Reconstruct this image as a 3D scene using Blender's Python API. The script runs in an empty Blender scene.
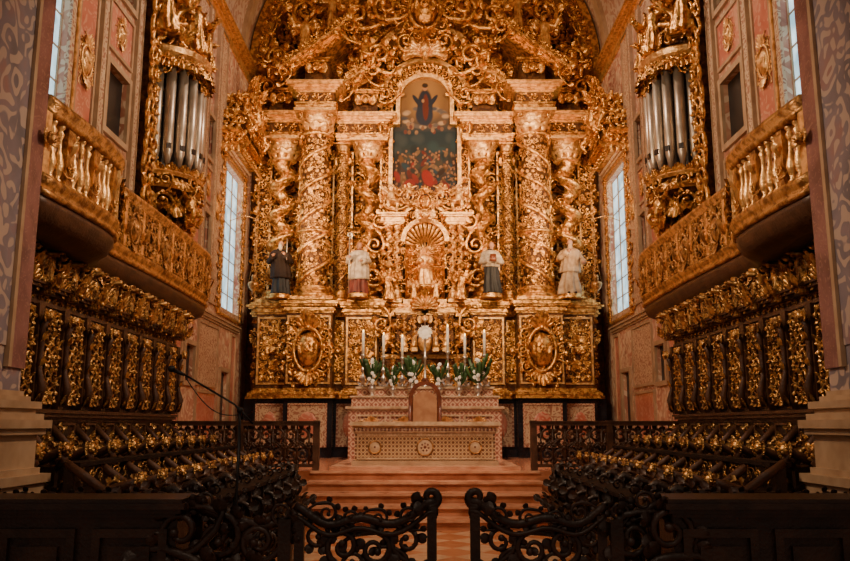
import bpy, math, random
import numpy as np
from mathutils import Vector, Matrix
rng=random.Random(11)
pi=math.pi
# ---------------------------------------------------------------- mesh builder
E3=np.zeros((0,3),int); E4=np.zeros((0,4),int)
class MB:
    def __init__(s): s.V=[];s.Q=[];s.T=[];s.mq=[];s.mt=[];s.sq=[];s.st=[];s.n=0
    def add(s,g,mat=0,smooth=True):
        V,Q,T=g
        s.V.append(np.asarray(V,float).reshape(-1,3))
        if len(Q):
            s.Q.append(np.asarray(Q)+s.n); s.mq.append(np.full(len(Q),mat)); s.sq.append(np.full(len(Q),smooth))
        if len(T):
            s.T.append(np.asarray(T)+s.n); s.mt.append(np.full(len(T),mat)); s.st.append(np.full(len(T),smooth))
        s.n+=len(V)
    def mirror(s):
        n=s.n; V=np.concatenate(s.V)
        s.V.append(V*np.array([-1,1,1]))
        s.Q+= [q+n for q in s.Q]; s.T+=[t+n for t in s.T]
        s.mq+=list(s.mq); s.mt+=list(s.mt); s.sq+=list(s.sq); s.st+=list(s.st); s.n*=2
    def box(s,x0,x1,y0,y1,z0,z1,mat=0): s.add(box(x0,x1,y0,y1,z0,z1),mat,False)
    def build(s,name,mats,parent=None,side=0,loc=None):
        V=np.concatenate(s.V)
        if side==1: V=np.stack([-V[:,1],V[:,0],V[:,2]],1)
        if side==2: V=np.stack([V[:,1],V[:,0],V[:,2]],1)
        Q=np.concatenate(s.Q) if s.Q else E4
        T=np.concatenate(s.T) if s.T else E3
        if side==2: Q=Q[:,::-1]; T=T[:,::-1]
        nq,nt=len(Q),len(T)
        me=bpy.data.meshes.new(name)
        me.vertices.add(len(V)); me.vertices.foreach_set('co',V.astype(np.float32).ravel())
        me.loops.add(4*nq+3*nt)
        me.loops.foreach_set('vertex_index',np.concatenate([Q.ravel(),T.ravel()]).astype(np.int32))
        me.polygons.add(nq+nt)
        me.polygons.foreach_set('loop_start',np.concatenate([np.arange(nq)*4,4*nq+np.arange(nt)*3]).astype(np.int32))
        me.polygons.foreach_set('material_index',np.concatenate(s.mq+s.mt).astype(np.int32))
        me.polygons.foreach_set('use_smooth',np.concatenate(s.sq+s.st).astype(bool))
        me.update(calc_edges=True); me.validate()
        for m in mats: me.materials.append(m)
        ob=bpy.data.objects.new(name,me); bpy.context.collection.objects.link(ob)
        if parent: ob.parent=parent
        if loc: ob.location=loc
        return ob
def group(name,loc=(0,0,0)):
    e=bpy.data.objects.new(name,None); e.empty_display_size=.2; e.location=loc
    bpy.context.collection.objects.link(e); return e
def inst(ob,name,loc,parent=None,sc=None):
    o=bpy.data.objects.new(name,ob.data); bpy.context.collection.objects.link(o); o.location=loc
    if parent:o.parent=parent
    if sc:o.scale=sc
    return o
# ---------------------------------------------------------------- generators
def box(x0,x1,y0,y1,z0,z1):
    V=[(x0,y0,z0),(x1,y0,z0),(x1,y1,z0),(x0,y1,z0),(x0,y0,z1),(x1,y0,z1),(x1,y1,z1),(x0,y1,z1)]
    Q=[(0,3,2,1),(4,5,6,7),(0,1,5,4),(1,2,6,5),(2,3,7,6),(3,0,4,7)]
    return np.array(V,float),np.array(Q),E3
def gridq(h,w,closed=False):
    a=np.arange(h*w).reshape(h,w)
    if closed: a=np.concatenate([a,a[:,:1]],1)
    return np.stack([a[:-1,:-1].ravel(),a[:-1,1:].ravel(),a[1:,1:].ravel(),a[1:,:-1].ravel()],1)
def loft(S,cap=True):
    S=np.asarray(S,float); h,n,_=S.shape
    V=S.reshape(-1,3); Q=gridq(h,n,True); T=E3
    if cap:
        c0=S[0].mean(0); c1=S[-1].mean(0); V=np.concatenate([V,[c0,c1]])
        i=np.arange(n); j=(i+1)%n
        T=np.concatenate([np.stack([np.full(n,h*n),j,i],1),np.stack([np.full(n,h*n+1),(h-1)*n+i,(h-1)*n+j],1)])
    return V,Q,T
def lathe(prof,n=20,c=(0,0,0),flute=None,cap=True):
    a=np.linspace(0,2*pi,n,endpoint=False); S=[]
    for k,(r,z) in enumerate(prof):
        rr=r*np.ones(n)
        if flute: rr=rr*(1+flute[1]*np.cos(flute[0]*a+flute[2]*k))
        S.append(np.stack([c[0]+rr*np.cos(a),c[1]+rr*np.sin(a),np.full(n,c[2]+z)],1))
    return loft(S,cap)
def tube(P,R,n=6,cap=True):
    P=np.asarray(P,float); k=len(P)
    if np.isscalar(R): R=np.full(k,float(R))
    D=np.gradient(P,axis=0); D/= (np.linalg.norm(D,axis=1,keepdims=True)+1e-9)
    up=np.array([0,1,0.]) if abs(D[0][1])<.9 else np.array([1.,0,0])
    S=[]; a=np.linspace(0,2*pi,n,endpoint=False)
    u=np.cross(D[0],up); u/=np.linalg.norm(u)
    for i in range(k):
        u=u-D[i]*np.dot(u,D[i]); u/=(np.linalg.norm(u)+1e-9); w=np.cross(D[i],u)
        S.append(P[i]+R[i]*(np.cos(a)[:,None]*u+np.sin(a)[:,None]*w))
    return loft(S,cap)
def sphere(c,r,n=10,m=7):
    if np.isscalar(r): r=(r,r,r)
    t=np.linspace(.06,pi-.06,m); a=np.linspace(0,2*pi,n,endpoint=False)
    S=[np.stack([c[0]+r[0]*np.sin(q)*np.cos(a),c[1]+r[1]*np.sin(q)*np.sin(a),np.full(n,c[2]-r[2]*np.cos(q))],1) for q in t]
    return loft(S)
def join(*gs):
    V=[];Q=[];T=[];n=0
    for g in gs:
        V.append(g[0]); 
        if len(g[1]):Q.append(np.asarray(g[1])+n)
        if len(g[2]):T.append(np.asarray(g[2])+n)
        n+=len(g[0])
    return np.concatenate(V),(np.concatenate(Q) if Q else E4),(np.concatenate(T) if T else E3)
def tf(g,loc=(0,0,0),s=1,rot=0,yaw=0,sx=1,sy=1,pitch=0):
    V=np.array(g[0],float)*np.array([s*sx,s*sy,s])
    if rot: c,q=math.cos(rot),math.sin(rot); V=np.stack([V[:,0]*c-V[:,2]*q,V[:,1],V[:,0]*q+V[:,2]*c],1)
    if pitch: c,q=math.cos(pitch),math.sin(pitch); V=np.stack([V[:,0],V[:,1]*c-V[:,2]*q,V[:,1]*q+V[:,2]*c],1)
    if yaw: c,q=math.cos(yaw),math.sin(yaw); V=np.stack([V[:,0]*c-V[:,1]*q,V[:,0]*q+V[:,1]*c,V[:,2]],1)
    return V+np.array(loc,float),g[1],g[2]
def leaf(n=8,w=.27,curl=.3):
    t=np.linspace(0,1,n)[:,None]; s=np.linspace(-1,1,5)[None,:]
    wd=w*np.sin(pi*(.12+.88*t))*(1+.28*np.cos(t*5*2*pi))
    x=s*wd; y=-(.06+.3*np.sin(pi*t*.8))+.10*np.abs(s)-curl*np.clip((t-.6)/.4,0,1)**1.5
    z=t-.25*np.clip((t-.75)/.25,0,1)+0*s
    V=np.stack([x+0*t,y+0*s,z],2).reshape(-1,3)
    return V,gridq(n,5),E3
LEAF=leaf()
def spiral(turns=1.4,r0=.5,r1=.1,k=20,tr=.085,n=5,tail=True):
    t=np.linspace(0,1,k); th=-pi/2+t*turns*2*pi; r=r0*(1-t)+r1*t
    P=np.stack([r*np.cos(th),-.08-.12*t,r*np.sin(th)],1); R=tr*(1.15-.45*t)
    if tail:
        P=np.concatenate([[[-1.0,-.04,-.25],[-.75,-.06,-.5],[-.4,-.08,-.58]],P]); R=np.concatenate([[.03,.06,.08],R])
    return join(tube(P,R,n),sphere((P[-1][0],P[-1][1]-.03,P[-1][2]),.11,6,5))
SPIR=spiral()
def _curl():
    g=[SPIR]
    for i,th in enumerate([-1.2,-.3,.6,1.5,2.4]):
        r=.48-.04*i
        g.append(tf(leaf(6,.3,.25),(r*math.cos(th),-.05,r*math.sin(th)),.42,rot=th-pi/2+.5))
    g.append(tf(leaf(6),(-.7,-.03,-.5),.45,rot=.9)); g.append(tf(leaf(6),(-.4,-.03,-.6),.35,rot=2.4))
    return join(*g)
CURL=_curl()
def _ros():
    g=[sphere((0,-.16,0),.14,7,5)]
    for i in range(7):
        g.append(tf(leaf(5,.3,.1),(0,0,0),.5,rot=i*2*pi/7))
    return join(*g)
ROS=_ros()
def _pal():
    g=[]
    for i in range(-3,4):
        g.append(tf(leaf(7,.2,.3),(.06*i,-.02*(3-abs(i)),0),1-.1*abs(i),rot=-i*.36))
    g.append(sphere((0,-.15,.02),.13,7,5))
    return join(*g)
PAL=_pal()
def _cher():
    g=[sphere((0,-.25,0),(.2,.2,.24),12,9),sphere((0,-.45,-.03),(.04,.06,.05),6,5),
       sphere((-.1,-.38,-.09),.08,6,5),sphere((.1,-.38,-.09),.08,6,5),sphere((0,-.4,-.15),(.05,.04,.025),6,4)]
    for i in range(9):
        a=-.3+i*(pi+.6)/8; g.append(sphere((.2*math.cos(a),-.26,.05+.2*math.sin(a)),.075,6,5))
    for sx in(-1,1):
        for i in range(5):
            g.append(tf(leaf(6,.16,.1),(sx*.15,-.06-.02*i,-.15),.75-.07*i,rot=-sx*(.7+i*.28)))
    return join(*g)
CHER=_cher()
def _cart():
    g=[sphere((0,-.05,0),(.3,.2,.4),16,9)]
    a=np.linspace(0,2*pi,29)
    g.append(tube(np.stack([.38*np.cos(a),-.1+0*a,.5*np.sin(a)],1),.05,6))
    for i in range(5):
        th=-1.2+i*.6
        for sx in(-1,1): g.append(tf(CURL,(sx*.52*math.cos(th),-.02,.66*math.sin(th)),.3,rot=th*sx+(0 if sx>0 else pi),sx=sx))
    g.append(tf(PAL,(0,-.06,.5),.5)); g.append(tf(PAL,(0,-.06,-.5),.45,rot=pi)); g.append(tf(CHER,(0,-.1,.02),.45))
    return join(*g)
CART=_cart()
def _shell():
    g=[]
    for i in range(11):
        a=pi*i/10; P=[(0,-.05,0),(.5*math.cos(a),-.16,.5*math.sin(a)),(1*math.cos(a),-.05,1*math.sin(a))]
        g.append(tube(P,[.03,.08,.15],6)); g.append(sphere((1*math.cos(a),-.07,math.sin(a)),.15,7,5))
    g.append(sphere((0,-.1,0),.18,8,6)); return join(*g)
SHELL=_shell()
def skinned(verts,edges,rad,sub=2):
    me=bpy.data.meshes.new('tmp'); me.from_pydata(verts,edges,[]); ob=bpy.data.objects.new('tmp',me)
    bpy.context.collection.objects.link(ob)
    ob.modifiers.new('s','SKIN'); 
    for i,r in enumerate(rad): me.skin_vertices[0].data[i].radius=(r,r)
    me.skin_vertices[0].data[0].use_root=True
    m=ob.modifiers.new('u','SUBSURF'); m.levels=sub
    dg=bpy.context.evaluated_depsgraph_get(); ev=ob.evaluated_get(dg); e=ev.to_mesh()
    V=np.array([v.co[:] for v in e.vertices]); Q=[];T=[]
    for p in e.polygons:
        v=list(p.vertices)
        if len(v)==4:Q.append(v)
        else:
            for i in range(1,len(v)-1):T.append([v[0],v[i],v[i+1]])
    ev.to_mesh_clear(); bpy.data.objects.remove(ob); bpy.data.meshes.remove(me)
    return V,(np.array(Q) if Q else E4),(np.array(T) if T else E3)
def _putto(pose):
    v=[(0,0,.42),(0,-.04,.52),(0,0,.66),(0,0,.74),(0,-.01,.83),(0,0,.93)]
    if pose==0: v+=[(-.12,0,.68),(-.26,-.06,.74),(-.36,-.1,.9),(.12,0,.68),(.24,-.08,.58),(.2,-.22,.54)]
    else: v+=[(-.12,0,.68),(-.27,-.05,.6),(-.38,-.16,.64),(.12,0,.68),(.27,-.04,.78),(.42,-.06,.84)]
    v+=[(-.09,-.02,.36),(-.14,-.26,.34),(-.12,-.22,.12),(-.12,-.3,.08),(.09,-.02,.36),(.2,-.2,.26),(.16,-.06,.06),(.18,-.14,.02)]
    e=[(0,1),(1,2),(2,3),(3,4),(4,5),(2,6),(6,7),(7,8),(2,9),(9,10),(10,11),(0,12),(12,13),(13,14),(14,15),(0,16),(16,17),(17,18),(18,19)]
    r=[.11,.115,.105,.045,.095,.06,.055,.05,.035,.055,.05,.035,.085,.065,.042,.03,.085,.065,.042,.03]
    g=[skinned(v,e,r,2),sphere((0,-.115,.83),(.018,.02,.02),5,4)]
    for i in range(8):
        a=i/7*pi; g.append(sphere((.085*math.cos(a),.0,.87+.075*math.sin(a)),.04,6,4))
    for sx in(-1,1):
        for i in range(5): g.append(tf(leaf(6,.14,.1),(sx*.05,.1,.62),.5-.04*i,rot=-sx*(.5+i*.25),sy=-1))
    g.append(tube([(-.22,-.1,.4),(-.1,-.14,.42),(.08,-.13,.38),(.2,-.05,.42),(.34,.04,.5),(.42,.06,.42)],[.02,.05,.06,.06,.05,.02],6))
    return join(*g)
PUT0=_putto(0); PUT1=_putto(1)
def head(c,h,hair=True):
    n,m=18,14; t=np.linspace(.05,pi-.05,m); a=np.linspace(0,2*pi,n,endpoint=False)
    T_,A=np.meshgrid(t,a,indexing='ij'); x=np.sin(T_)*np.sin(A); y=-np.sin(T_)*np.cos(A); z=-np.cos(T_)
    k=1-.18*np.clip(-z,0,1); X=x*.72*k; Y=y*.85*k; Z=z
    fr=np.exp(-(A-0)**2/.05)+np.exp(-(A-2*pi)**2/.05)
    Y-= .2*fr*np.exp(-((z+.12)/.16)**2)
    for s_ in(.38,2*pi-.38): Y+=.10*np.exp(-((A-s_)/.2)**2-((z-.08)/.12)**2)
    Y-= .06*fr*np.exp(-((z+.5)/.08)**2); Y-=.08*fr*np.exp(-((z+.8)/.12)**2)
    S=np.stack([c[0]+h*X,c[1]+h*Y,c[2]+h*Z],2)
    g=loft(S); g=join(g,sphere((c[0]-h*.72,c[1],c[2]-h*.05),(h*.08,h*.14,h*.22),6,5),sphere((c[0]+h*.72,c[1],c[2]-h*.05),(h*.08,h*.14,h*.22),6,5))
    return g
def hairg(c,h):
    n,m=16,9; t=np.linspace(.9,pi-.03,m); a=np.linspace(0,2*pi,n,endpoint=False); S=[]
    for q in t:
        fr=np.clip(np.cos(a),0,1); z=-np.cos(q); r=np.sin(q)
        S.append(np.stack([c[0]+h*.8*r*np.sin(a),c[1]+h*(.12-.92*r*np.cos(a)*np.where(np.cos(a)>0,.75,1)),c[2]+h*(z*1.07+.25*fr*(z<.3))],1))
    return loft(S)
def hand(c,s,dr=(0,-1,0),side=1):
    d=np.array(dr,float); d/=np.linalg.norm(d); u=np.cross(d,[0,0,1.]); 
    if np.linalg.norm(u)<.1:u=np.array([1.,0,0])
    u/=np.linalg.norm(u); w=np.cross(u,d); c=np.array(c,float)
    g=[tube([c-d*.2*s,c,c+d*.45*s],[.2*s,.27*s,.25*s],8)]
    for i,l in enumerate([.42,.5,.46,.36]):
        b=c+d*.42*s+u*(i-1.5)*.13*s
        g.append(tube([b,b+d*l*.5*s-w*.03*s,b+d*l*.85*s-w*.2*s],[.07*s,.065*s,.05*s],5))
    b=c+d*.05*s+u*side*.2*s; g.append(tube([b,b+(d*.2+u*side*.18)*s,b+(d*.42+u*side*.2)*s-w*.06*s],[.08*s,.07*s,.05*s],5))
    return join(*g)
def robed(h,seed=0,elb=((-.2,-.03,.62),(.2,-.03,.62)),wr=((-.08,-.2,.66),(.1,-.2,.62)),hem=.17,sit=False,cape=False,capez=.5):
    """parts of a robed figure of height h, facing -Y, feet at origin"""
    r=random.Random(seed); n=48; K=34; a=np.linspace(0,2*pi,n,endpoint=False)
    zs=np.linspace(0,.865,K); ph=r.random()*6
    kz=[0,.06,.2,.35,.48,.58,.66,.74,.79,.82,.84,.865]
    kx=[hem,hem*.97,hem*.88,.135,.128,.108,.118,.135,.138,.11,.06,.042]
    ky=[hem*.8,hem*.78,hem*.7,.105,.098,.085,.092,.095,.085,.07,.05,.042]
    S=[]
    for z in zs:
        rx=np.interp(z,kz,kx); ry=np.interp(z,kz,ky); am=.15*np.clip(1-z/.72,0,1)**.8+.015
        f=1+am*np.sin(9*a+ph+1.5*math.sin(z*7))+.5*am*np.sin(5*a-ph+z*5)+.3*am*np.sin(16*a+z*9)
        cx=.02*math.sin(z*4+ph); cy=0
        if sit:
            k=np.clip((.55-z)/.12,0,1); cy=-.11*k; ry=ry+.09*k; rx=rx+.03*k
        S.append(np.stack([cx+rx*f*np.sin(a),cy-ry*f*np.cos(a),np.full(n,z)],1)*h)
    robe=[loft(S)]
    if cape:
        Sc=[]
        for z in np.linspace(capez,.83,16):
            rx=np.interp(z,kz,kx)+.03*np.clip((.83-z)/.1,0,1)+.02; ry=np.interp(z,kz,ky)+.03
            f=1+.06*np.sin(11*a+ph)*np.clip((.83-z)/.2,0,1)
            Sc.append(np.stack([.02*math.sin(z*4+ph)+rx*f*np.sin(a),-ry*f*np.cos(a),np.full(n,z)],1)*h)
        capeg=loft(Sc)
    else: capeg=None
    hands=[]
    for i,s_ in enumerate((-1,1)):
        sh=np.array((s_*.115,0,.775))*h; e=np.array(elb[i])*h; w=np.array(wr[i])*h
        t=np.linspace(0,1,5)[:,None]
        P=np.concatenate([sh+(e-sh)*t,(e+(w-e)*t)[1:]])
        R=np.array([.045,.048,.046,.045,.045,.047,.05,.054,.058])*h
        arm=tube(P,R,12)
        if cape: capeg=join(capeg,arm)
        else: robe.append(arm)
        d=w-e; hands.append(hand(w+d/np.linalg.norm(d)*.02*h,.09*h,d,-s_))
    feet=[sphere((s_*.06*h,-hem*.75*h,.02*h),(.03*h,.07*h,.025*h),8,5) for s_ in(-1,1)]
    hc=(0.01*h,-.01*h,.93*h)
    return dict(robe=join(*robe),cape=capeg,hands=join(*hands),feet=join(*feet),head=join(head(hc,.07*h),tube([(0,0,.84*h),(0.01*h,0,.9*h)],.034*h,10)),hair=hairg(hc,.07*h))
def full(p): return join(*[q for q in p.values() if q is not None])
ANG=full(robed(1,3,elb=((-.26,-.02,.74),(.2,-.05,.6)),wr=((-.36,-.08,.92),(.22,-.22,.66)),hem=.2))
ANG=join(ANG,*[tf(leaf(9,.13,.05),(sx*.05,.09,.66),.62-.05*i,rot=-sx*(.35+i*.26),sy=-1) for sx in(-1,1) for i in range(6)])
def _bust():
    f=full(robed(1,5)); V=f[0].copy(); 
    m=V[:,2]; k=np.clip(m/.6,0,1); V[:,0]*=.35+.65*k; V[:,1]*=.5+.5*k
    g=[(V,f[1],f[2])]
    for sx in(-1,1): g.append(tf(CURL,(sx*.16,-.02,.5),.3,rot=sx*1.2,sx=sx)); g.append(tf(CURL,(sx*.13,-.02,.18),.22,rot=sx*2.4,sx=sx))
    g.append(tf(PAL,(0,-.12,.1),.35)); return join(*g)
BUST=_bust()
# ------------------------------------------------------------ composite helpers
def stack(M,x0,x1,y0,y1,z,steps,mat=0):
    for h,p in steps:
        M.box(x0-p,x1+p,y0-p,y1,z,z+h,mat); z+=h
    return z
def relief(M,x0,x1,z0,z1,y,size,mat=0,protos=None,jit=.25,yaw=0,depth=1.0):
    protos=protos or [CURL,CURL,CURL,ROS,PAL]
    nx=max(1,round((x1-x0)/(size*.95))); nz=max(1,round((z1-z0)/(size*.95)))
    dx=(x1-x0)/nx; dz=(z1-z0)/nz
    for i in range(nx):
        for j in range(nz):
            x=x0+(i+.5+rng.uniform(-jit,jit))*dx; z=z0+(j+.5+rng.uniform(-jit,jit))*dz
            M.add(tf(rng.choice(protos),(x,y-rng.uniform(0,.03),z),size*rng.uniform(.75,1.15),rot=rng.uniform(0,6.28),sx=rng.choice((-1,1)),sy=depth,yaw=yaw),mat)
def panel(M,xc,zc,w,h,y,mat=0,center=ROS,depth=1.0):
    n=max(1,round(h/(w*.5))); dz=h/n
    for k in range(n):
        z=zc-h/2+(k+.5)*dz; q=min(w*.5,dz)*.52
        for sx in(-1,1):
            M.add(tf(CURL,(xc+sx*w*.25,y,z),q*1.0,rot=sx*(.3 if k%2 else -2.2),sx=-sx,sy=depth),mat)
        if k<n-1: M.add(tf(PAL,(xc,y,z+dz*.3),q*.8,sy=depth),mat)
    M.add(tf(center,(xc,y,zc),min(w,h)*.42,sy=depth),mat)
def frame(M,x0,x1,z0,z1,y,t=.05,d=.05,mat=0):
    M.box(x0,x1,y-d,y,z0,z0+t,mat);M.box(x0,x1,y-d,y,z1-t,z1,mat);M.box(x0,x0+t,y-d,y,z0+t,z1-t,mat);M.box(x1-t,x1,y-d,y,z0+t,z1-t,mat)
def frieze(M,x0,x1,z,y,s,mat=0):
    n=max(1,round((x1-x0)/(s*1.5)));dx=(x1-x0)/n
    for i in range(n):
        M.add(tf(CURL,(x0+(i+.5)*dx,y,z),s*.75,rot=(.2 if i%2 else 3.3),sx=1 if i%2 else -1),mat)
def arch(M,cx,cz,R0,R1,y0,y1,a0=0,a1=pi,n=40,mat=0):
    a=np.linspace(a0,a1,n); c,s=np.cos(a),np.sin(a)
    S=[np.array([(cx+R0*c[i],y0,cz+R0*s[i]),(cx+R1*c[i],y0,cz+R1*s[i]),(cx+R1*c[i],y1,cz+R1*s[i]),(cx+R0*c[i],y1,cz+R0*s[i])]) for i in range(n)]
    M.add(loft(S),mat,False)
def archstamps(M,cx,cz,R,y,s,n,proto,a0=0,a1=pi,mat=0,rot0=-pi/2):
    for i in range(n):
        a=a0+(i+.5)*(a1-a0)/n
        M.add(tf(proto,(cx+R*math.cos(a),y,cz+R*math.sin(a)),s,rot=a+rot0,sx=1 if a<pi/2 else -1),mat)
def capital(M,x,y,z,r,h,mat=0):
    M.add(lathe([(r*.85,0),(r*.95,.03),(r*.85,.06),(r*.85,h*.6),(r*1.25,h*.88)],16,(x,y,z)),mat)
    for row,(zz,sc) in enumerate(((.05,.5),(.3,.5))):
        for i in range(10):
            a=(i+.5*row)*2*pi/10; M.add(tf(LEAF,(x+r*.85*math.sin(a),y-r*.85*math.cos(a),z+zz*h),h*sc*1.1,yaw=a,sx=1.3),mat)
    for a in(-pi*.75,-pi/4,pi/4,pi*.75): M.add(tf(SPIR,(x+r*1.3*math.sin(a),y-r*1.3*math.cos(a),z+h*.78),h*.26,yaw=a),mat)
    M.box(x-r*1.35,x+r*1.35,y-r*1.35,y+r*1.35,z+h*.88,z+h,mat)
def column(M,x,y,z0,z1,r,twist=True,mat=0,capm=0,turns=5,gm=None):
    gm=mat if gm is None else gm
    M.box(x-r*1.35,x+r*1.35,y-r*1.35,y+r*1.35,z0,z0+.1,mat)
    M.add(lathe([(r*1.3,.1),(r*1.35,.15),(r*1.3,.2),(r*1.1,.22),(r*1.08,.27),(r*1.2,.31),(r*1.15,.35),(r,.38)],24,(x,y,z0)),mat)
    ch=r*1.5; n=28; a=np.linspace(0,2*pi,n,endpoint=False); zb=z0+.38; zt=z1-ch; K=170; S=[]
    off=r*.44 if twist else 0
    base=.60 if twist else .86
    for k in range(K):
        t=k/(K-1); z=zb+(zt-zb)*t; p=turns*2*pi*t
        e=min(1,t*12,(1-t)*12)
        rr=r*base*(1-.06*t)+r*(0 if twist else .08)*np.cos(2*a-p*2)
        S.append(np.stack([x+e*off*math.cos(p)+rr*np.cos(a),y+e*off*math.sin(p)+rr*np.sin(a),np.full(n,z)],1))
    M.add(loft(S),gm)
    if not twist:
        for f in(.0,.36,1):
            zz=zb+(zt-zb)*f; M.add(lathe([(r*.9,-.05),(r*1.1,-.02),(r*1.1,.02),(r*.9,.05)],24,(x,y,zz)),mat)
    NV=int(abs(turns)*26)
    for hnd in ((pi*.75,) if twist else (0,pi)):
        P=[]
        for i in range(NV):
            t=i/(NV-1); z=zb+(zt-zb)*t; p=turns*2*pi*t
            if twist: q=p+hnd; rad=r*.60; P.append((x+off*math.cos(p)+rad*math.cos(q),y+off*math.sin(p)+rad*math.sin(q),z))
            else: q=p+hnd; P.append((x+r*.97*math.cos(q),y+r*.97*math.sin(q),z))
        M.add(tube(P,r*(.06 if twist else .11),6),mat)
    if r<.12: N=0
    else: N=int((zt-zb)/(r*(.36 if twist else .36)))
    for j in range(N):
        z=zb+(j+.5)*(zt-zb)/N; t=(z-zb)/(zt-zb); p=turns*2*pi*t
        for i in range(7 if not twist else 6):
            f=(i-3)*.42+ (.2 if j%2 else 0) if not twist else (i-2.5)*.5+(.25 if j%2 else 0)
            rr=r*base*1.0
            g=CHER if (not twist and i==3 and j%5==1) else rng.choice((CURL,LEAF,ROS,PAL,CURL))
            M.add(tf(g,(x+off*math.cos(p)+rr*math.sin(f),y+off*math.sin(p)-rr*math.cos(f),z),r*((.17 if twist else .32) if g is not CHER else .6),rot=rng.uniform(-1.2,1.2),yaw=f,sx=rng.choice((-1,1)),sy=.65),mat)
    capital(M,x,y,zt,r*.95,ch,capm)
def sweep(path,prof):
    P=np.array(path,float); D=np.gradient(P,axis=0); D/=np.linalg.norm(D,axis=1,keepdims=True)
    N=np.stack([D[:,1],-D[:,0]],1)
    S=[]
    for i in range(len(P)):
        S.append(np.array([(P[i,0]+N[i,0]*o,P[i,1]+N[i,1]*o,z) for o,z in prof]))
    return loft(S)
# ------------------------------------------------------------ materials
def nt(name):
    m=bpy.data.materials.new(name); m.use_nodes=True; t=m.node_tree; b=t.nodes['Principled BSDF']; return m,t,b
def ramp(t,fac,stops,interp='LINEAR'):
    r=t.nodes.new('ShaderNodeValToRGB'); r.color_ramp.interpolation=interp
    e=r.color_ramp.elements
    while len(e)<len(stops): e.new(.5)
    for i,(p,c) in enumerate(stops): e[i].position=p; e[i].color=(*c,1)
    t.links.new(fac,r.inputs[0]); return r.outputs[0]
def noise(t,sc,det=4,vec=None,dist=0):
    n=t.nodes.new('ShaderNodeTexNoise'); n.inputs['Scale'].default_value=sc; n.inputs['Detail'].default_value=det; n.inputs['Distortion'].default_value=dist
    if vec is None:
        tc=t.nodes.new('ShaderNodeTexCoord'); vec=tc.outputs['Object']
    t.links.new(vec,n.inputs['Vector']); return n.outputs['Fac']
def math_(t,op,a,b=None):
    m=t.nodes.new('ShaderNodeMath'); m.operation=op
    for i,x in enumerate((a,b)):
        if x is None: continue
        if isinstance(x,(int,float)): m.inputs[i].default_value=x
        else: t.links.new(x,m.inputs[i])
    return m.outputs[0]
def mix(t,f,a,b):
    m=t.nodes.new('ShaderNodeMix'); m.data_type='RGBA'
    if isinstance(f,(int,float)): m.inputs[0].default_value=f
    else: t.links.new(f,m.inputs[0])
    for i,x in ((6,a),(7,b)):
        if isinstance(x,tuple): m.inputs[i].default_value=(*x,1)
        else: t.links.new(x,m.inputs[i])
    return m.outputs[2]
def bump(t,b,h,st=.4,dist=.02):
    n=t.nodes.new('ShaderNodeBump'); n.inputs['Strength'].default_value=st; n.inputs['Distance'].default_value=dist
    t.links.new(h,n.inputs['Height']); t.links.new(n.outputs[0],b.inputs['Normal'])
def simple(name,c1,c2=None,rough=.5,metal=0,sc=6,bs=0,bsc=30,spec=.5):
    m,t,b=nt(name); c2=c2 or tuple(x*.7 for x in c1)
    t.links.new(ramp(t,noise(t,sc,3),[(.35,c2),(.65,c1)]),b.inputs['Base Color'])
    b.inputs['Roughness'].default_value=rough; b.inputs['Metallic'].default_value=metal; b.inputs['Specular IOR Level'].default_value=spec
    if bs: bump(t,b,noise(t,bsc,2),bs)
    return m
def goldm(name,hi,lo,rough=.38,metal=.75,bs=.6):
    m,t,b=nt(name)
    t.links.new(ramp(t,noise(t,9,4),[(.40,lo),(.56,hi)]),b.inputs['Base Color'])
    b.inputs['Metallic'].default_value=metal; b.inputs['Roughness'].default_value=rough
    bump(t,b,noise(t,24,2),bs,.03); return m
GOLD=goldm('gilded_wood',(.92,.51,.155),(.34,.14,.035),.34,.85,.6)
GOLD2=goldm('shaded_gilded_ground',(.17,.066,.019),(.07,.024,.007),.5,.45,.8)  # dark backing behind the carving; recess shade put into its colour
GOLDP=goldm('pale_gilding',(.95,.59,.24),(.60,.31,.10),.38,.75,.4)
GOLDD=goldm('stall_gilding',(.64,.37,.13),(.17,.07,.022),.38,.8,.5)
GOLDB=goldm('balcony_gilding',(.66,.35,.12),(.28,.12,.035),.4,.7,.5)
WOOD=simple('dark_jacaranda_wood',(.046,.021,.012),(.018,.009,.005),.42,0,5,.3,40)
WOODR=simple('rough_desk_wood',(.030,.015,.010),(.015,.008,.005),.85,0,5,.3,30,.15)  # rough, low-specular wood for the desk tops
WOOD2=simple('brown_wood',(.11,.045,.021),(.055,.021,.010),.45,0,5,.3,30)
SILV=simple('silver',(.85,.80,.72),(.6,.55,.5),.3,.9,8)
PIPE=simple('organ_pipe_tin',(.72,.62,.48),(.5,.4,.3),.38,.75,3)
WHITE=simple('white_candle',(.9,.85,.75),None,.5)
GREEN=simple('leaf_green',(.05,.12,.03),(.015,.045,.012),.5)
FLOW=simple('white_petals',(.95,.93,.88),(.85,.8,.7),.6)
DARKM=simple('dark_marble',(.022,.022,.03),(.01,.009,.012),.25,0,3)
SKIN=simple('painted_flesh',(.52,.26,.16),(.40,.18,.10),.5)
HAIRM=simple('painted_hair',(.05,.025,.015),None,.6)
BLACKR=simple('black_habit',(.02,.018,.020),(.010,.009,.009),.6)
BROWNR=simple('brown_habit',(.035,.02,.015),None,.7,0,6,0,30,.2)
CREAMR=simple('cream_robe',(.55,.38,.23),(.32,.19,.10),.55,0,6)
WHITER=simple('white_surplice',(.56,.45,.34),(.32,.24,.17),.6,0,9)
REDR=simple('crimson_robe',(.20,.035,.02),(.11,.02,.012),.6)
CLOTH=simple('cream_marble_slab',(.66,.48,.31),(.45,.29,.16),.4,0,8)
LEATH=simple('tan_upholstery',(.52,.27,.13),(.40,.18,.08),.5)
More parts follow.
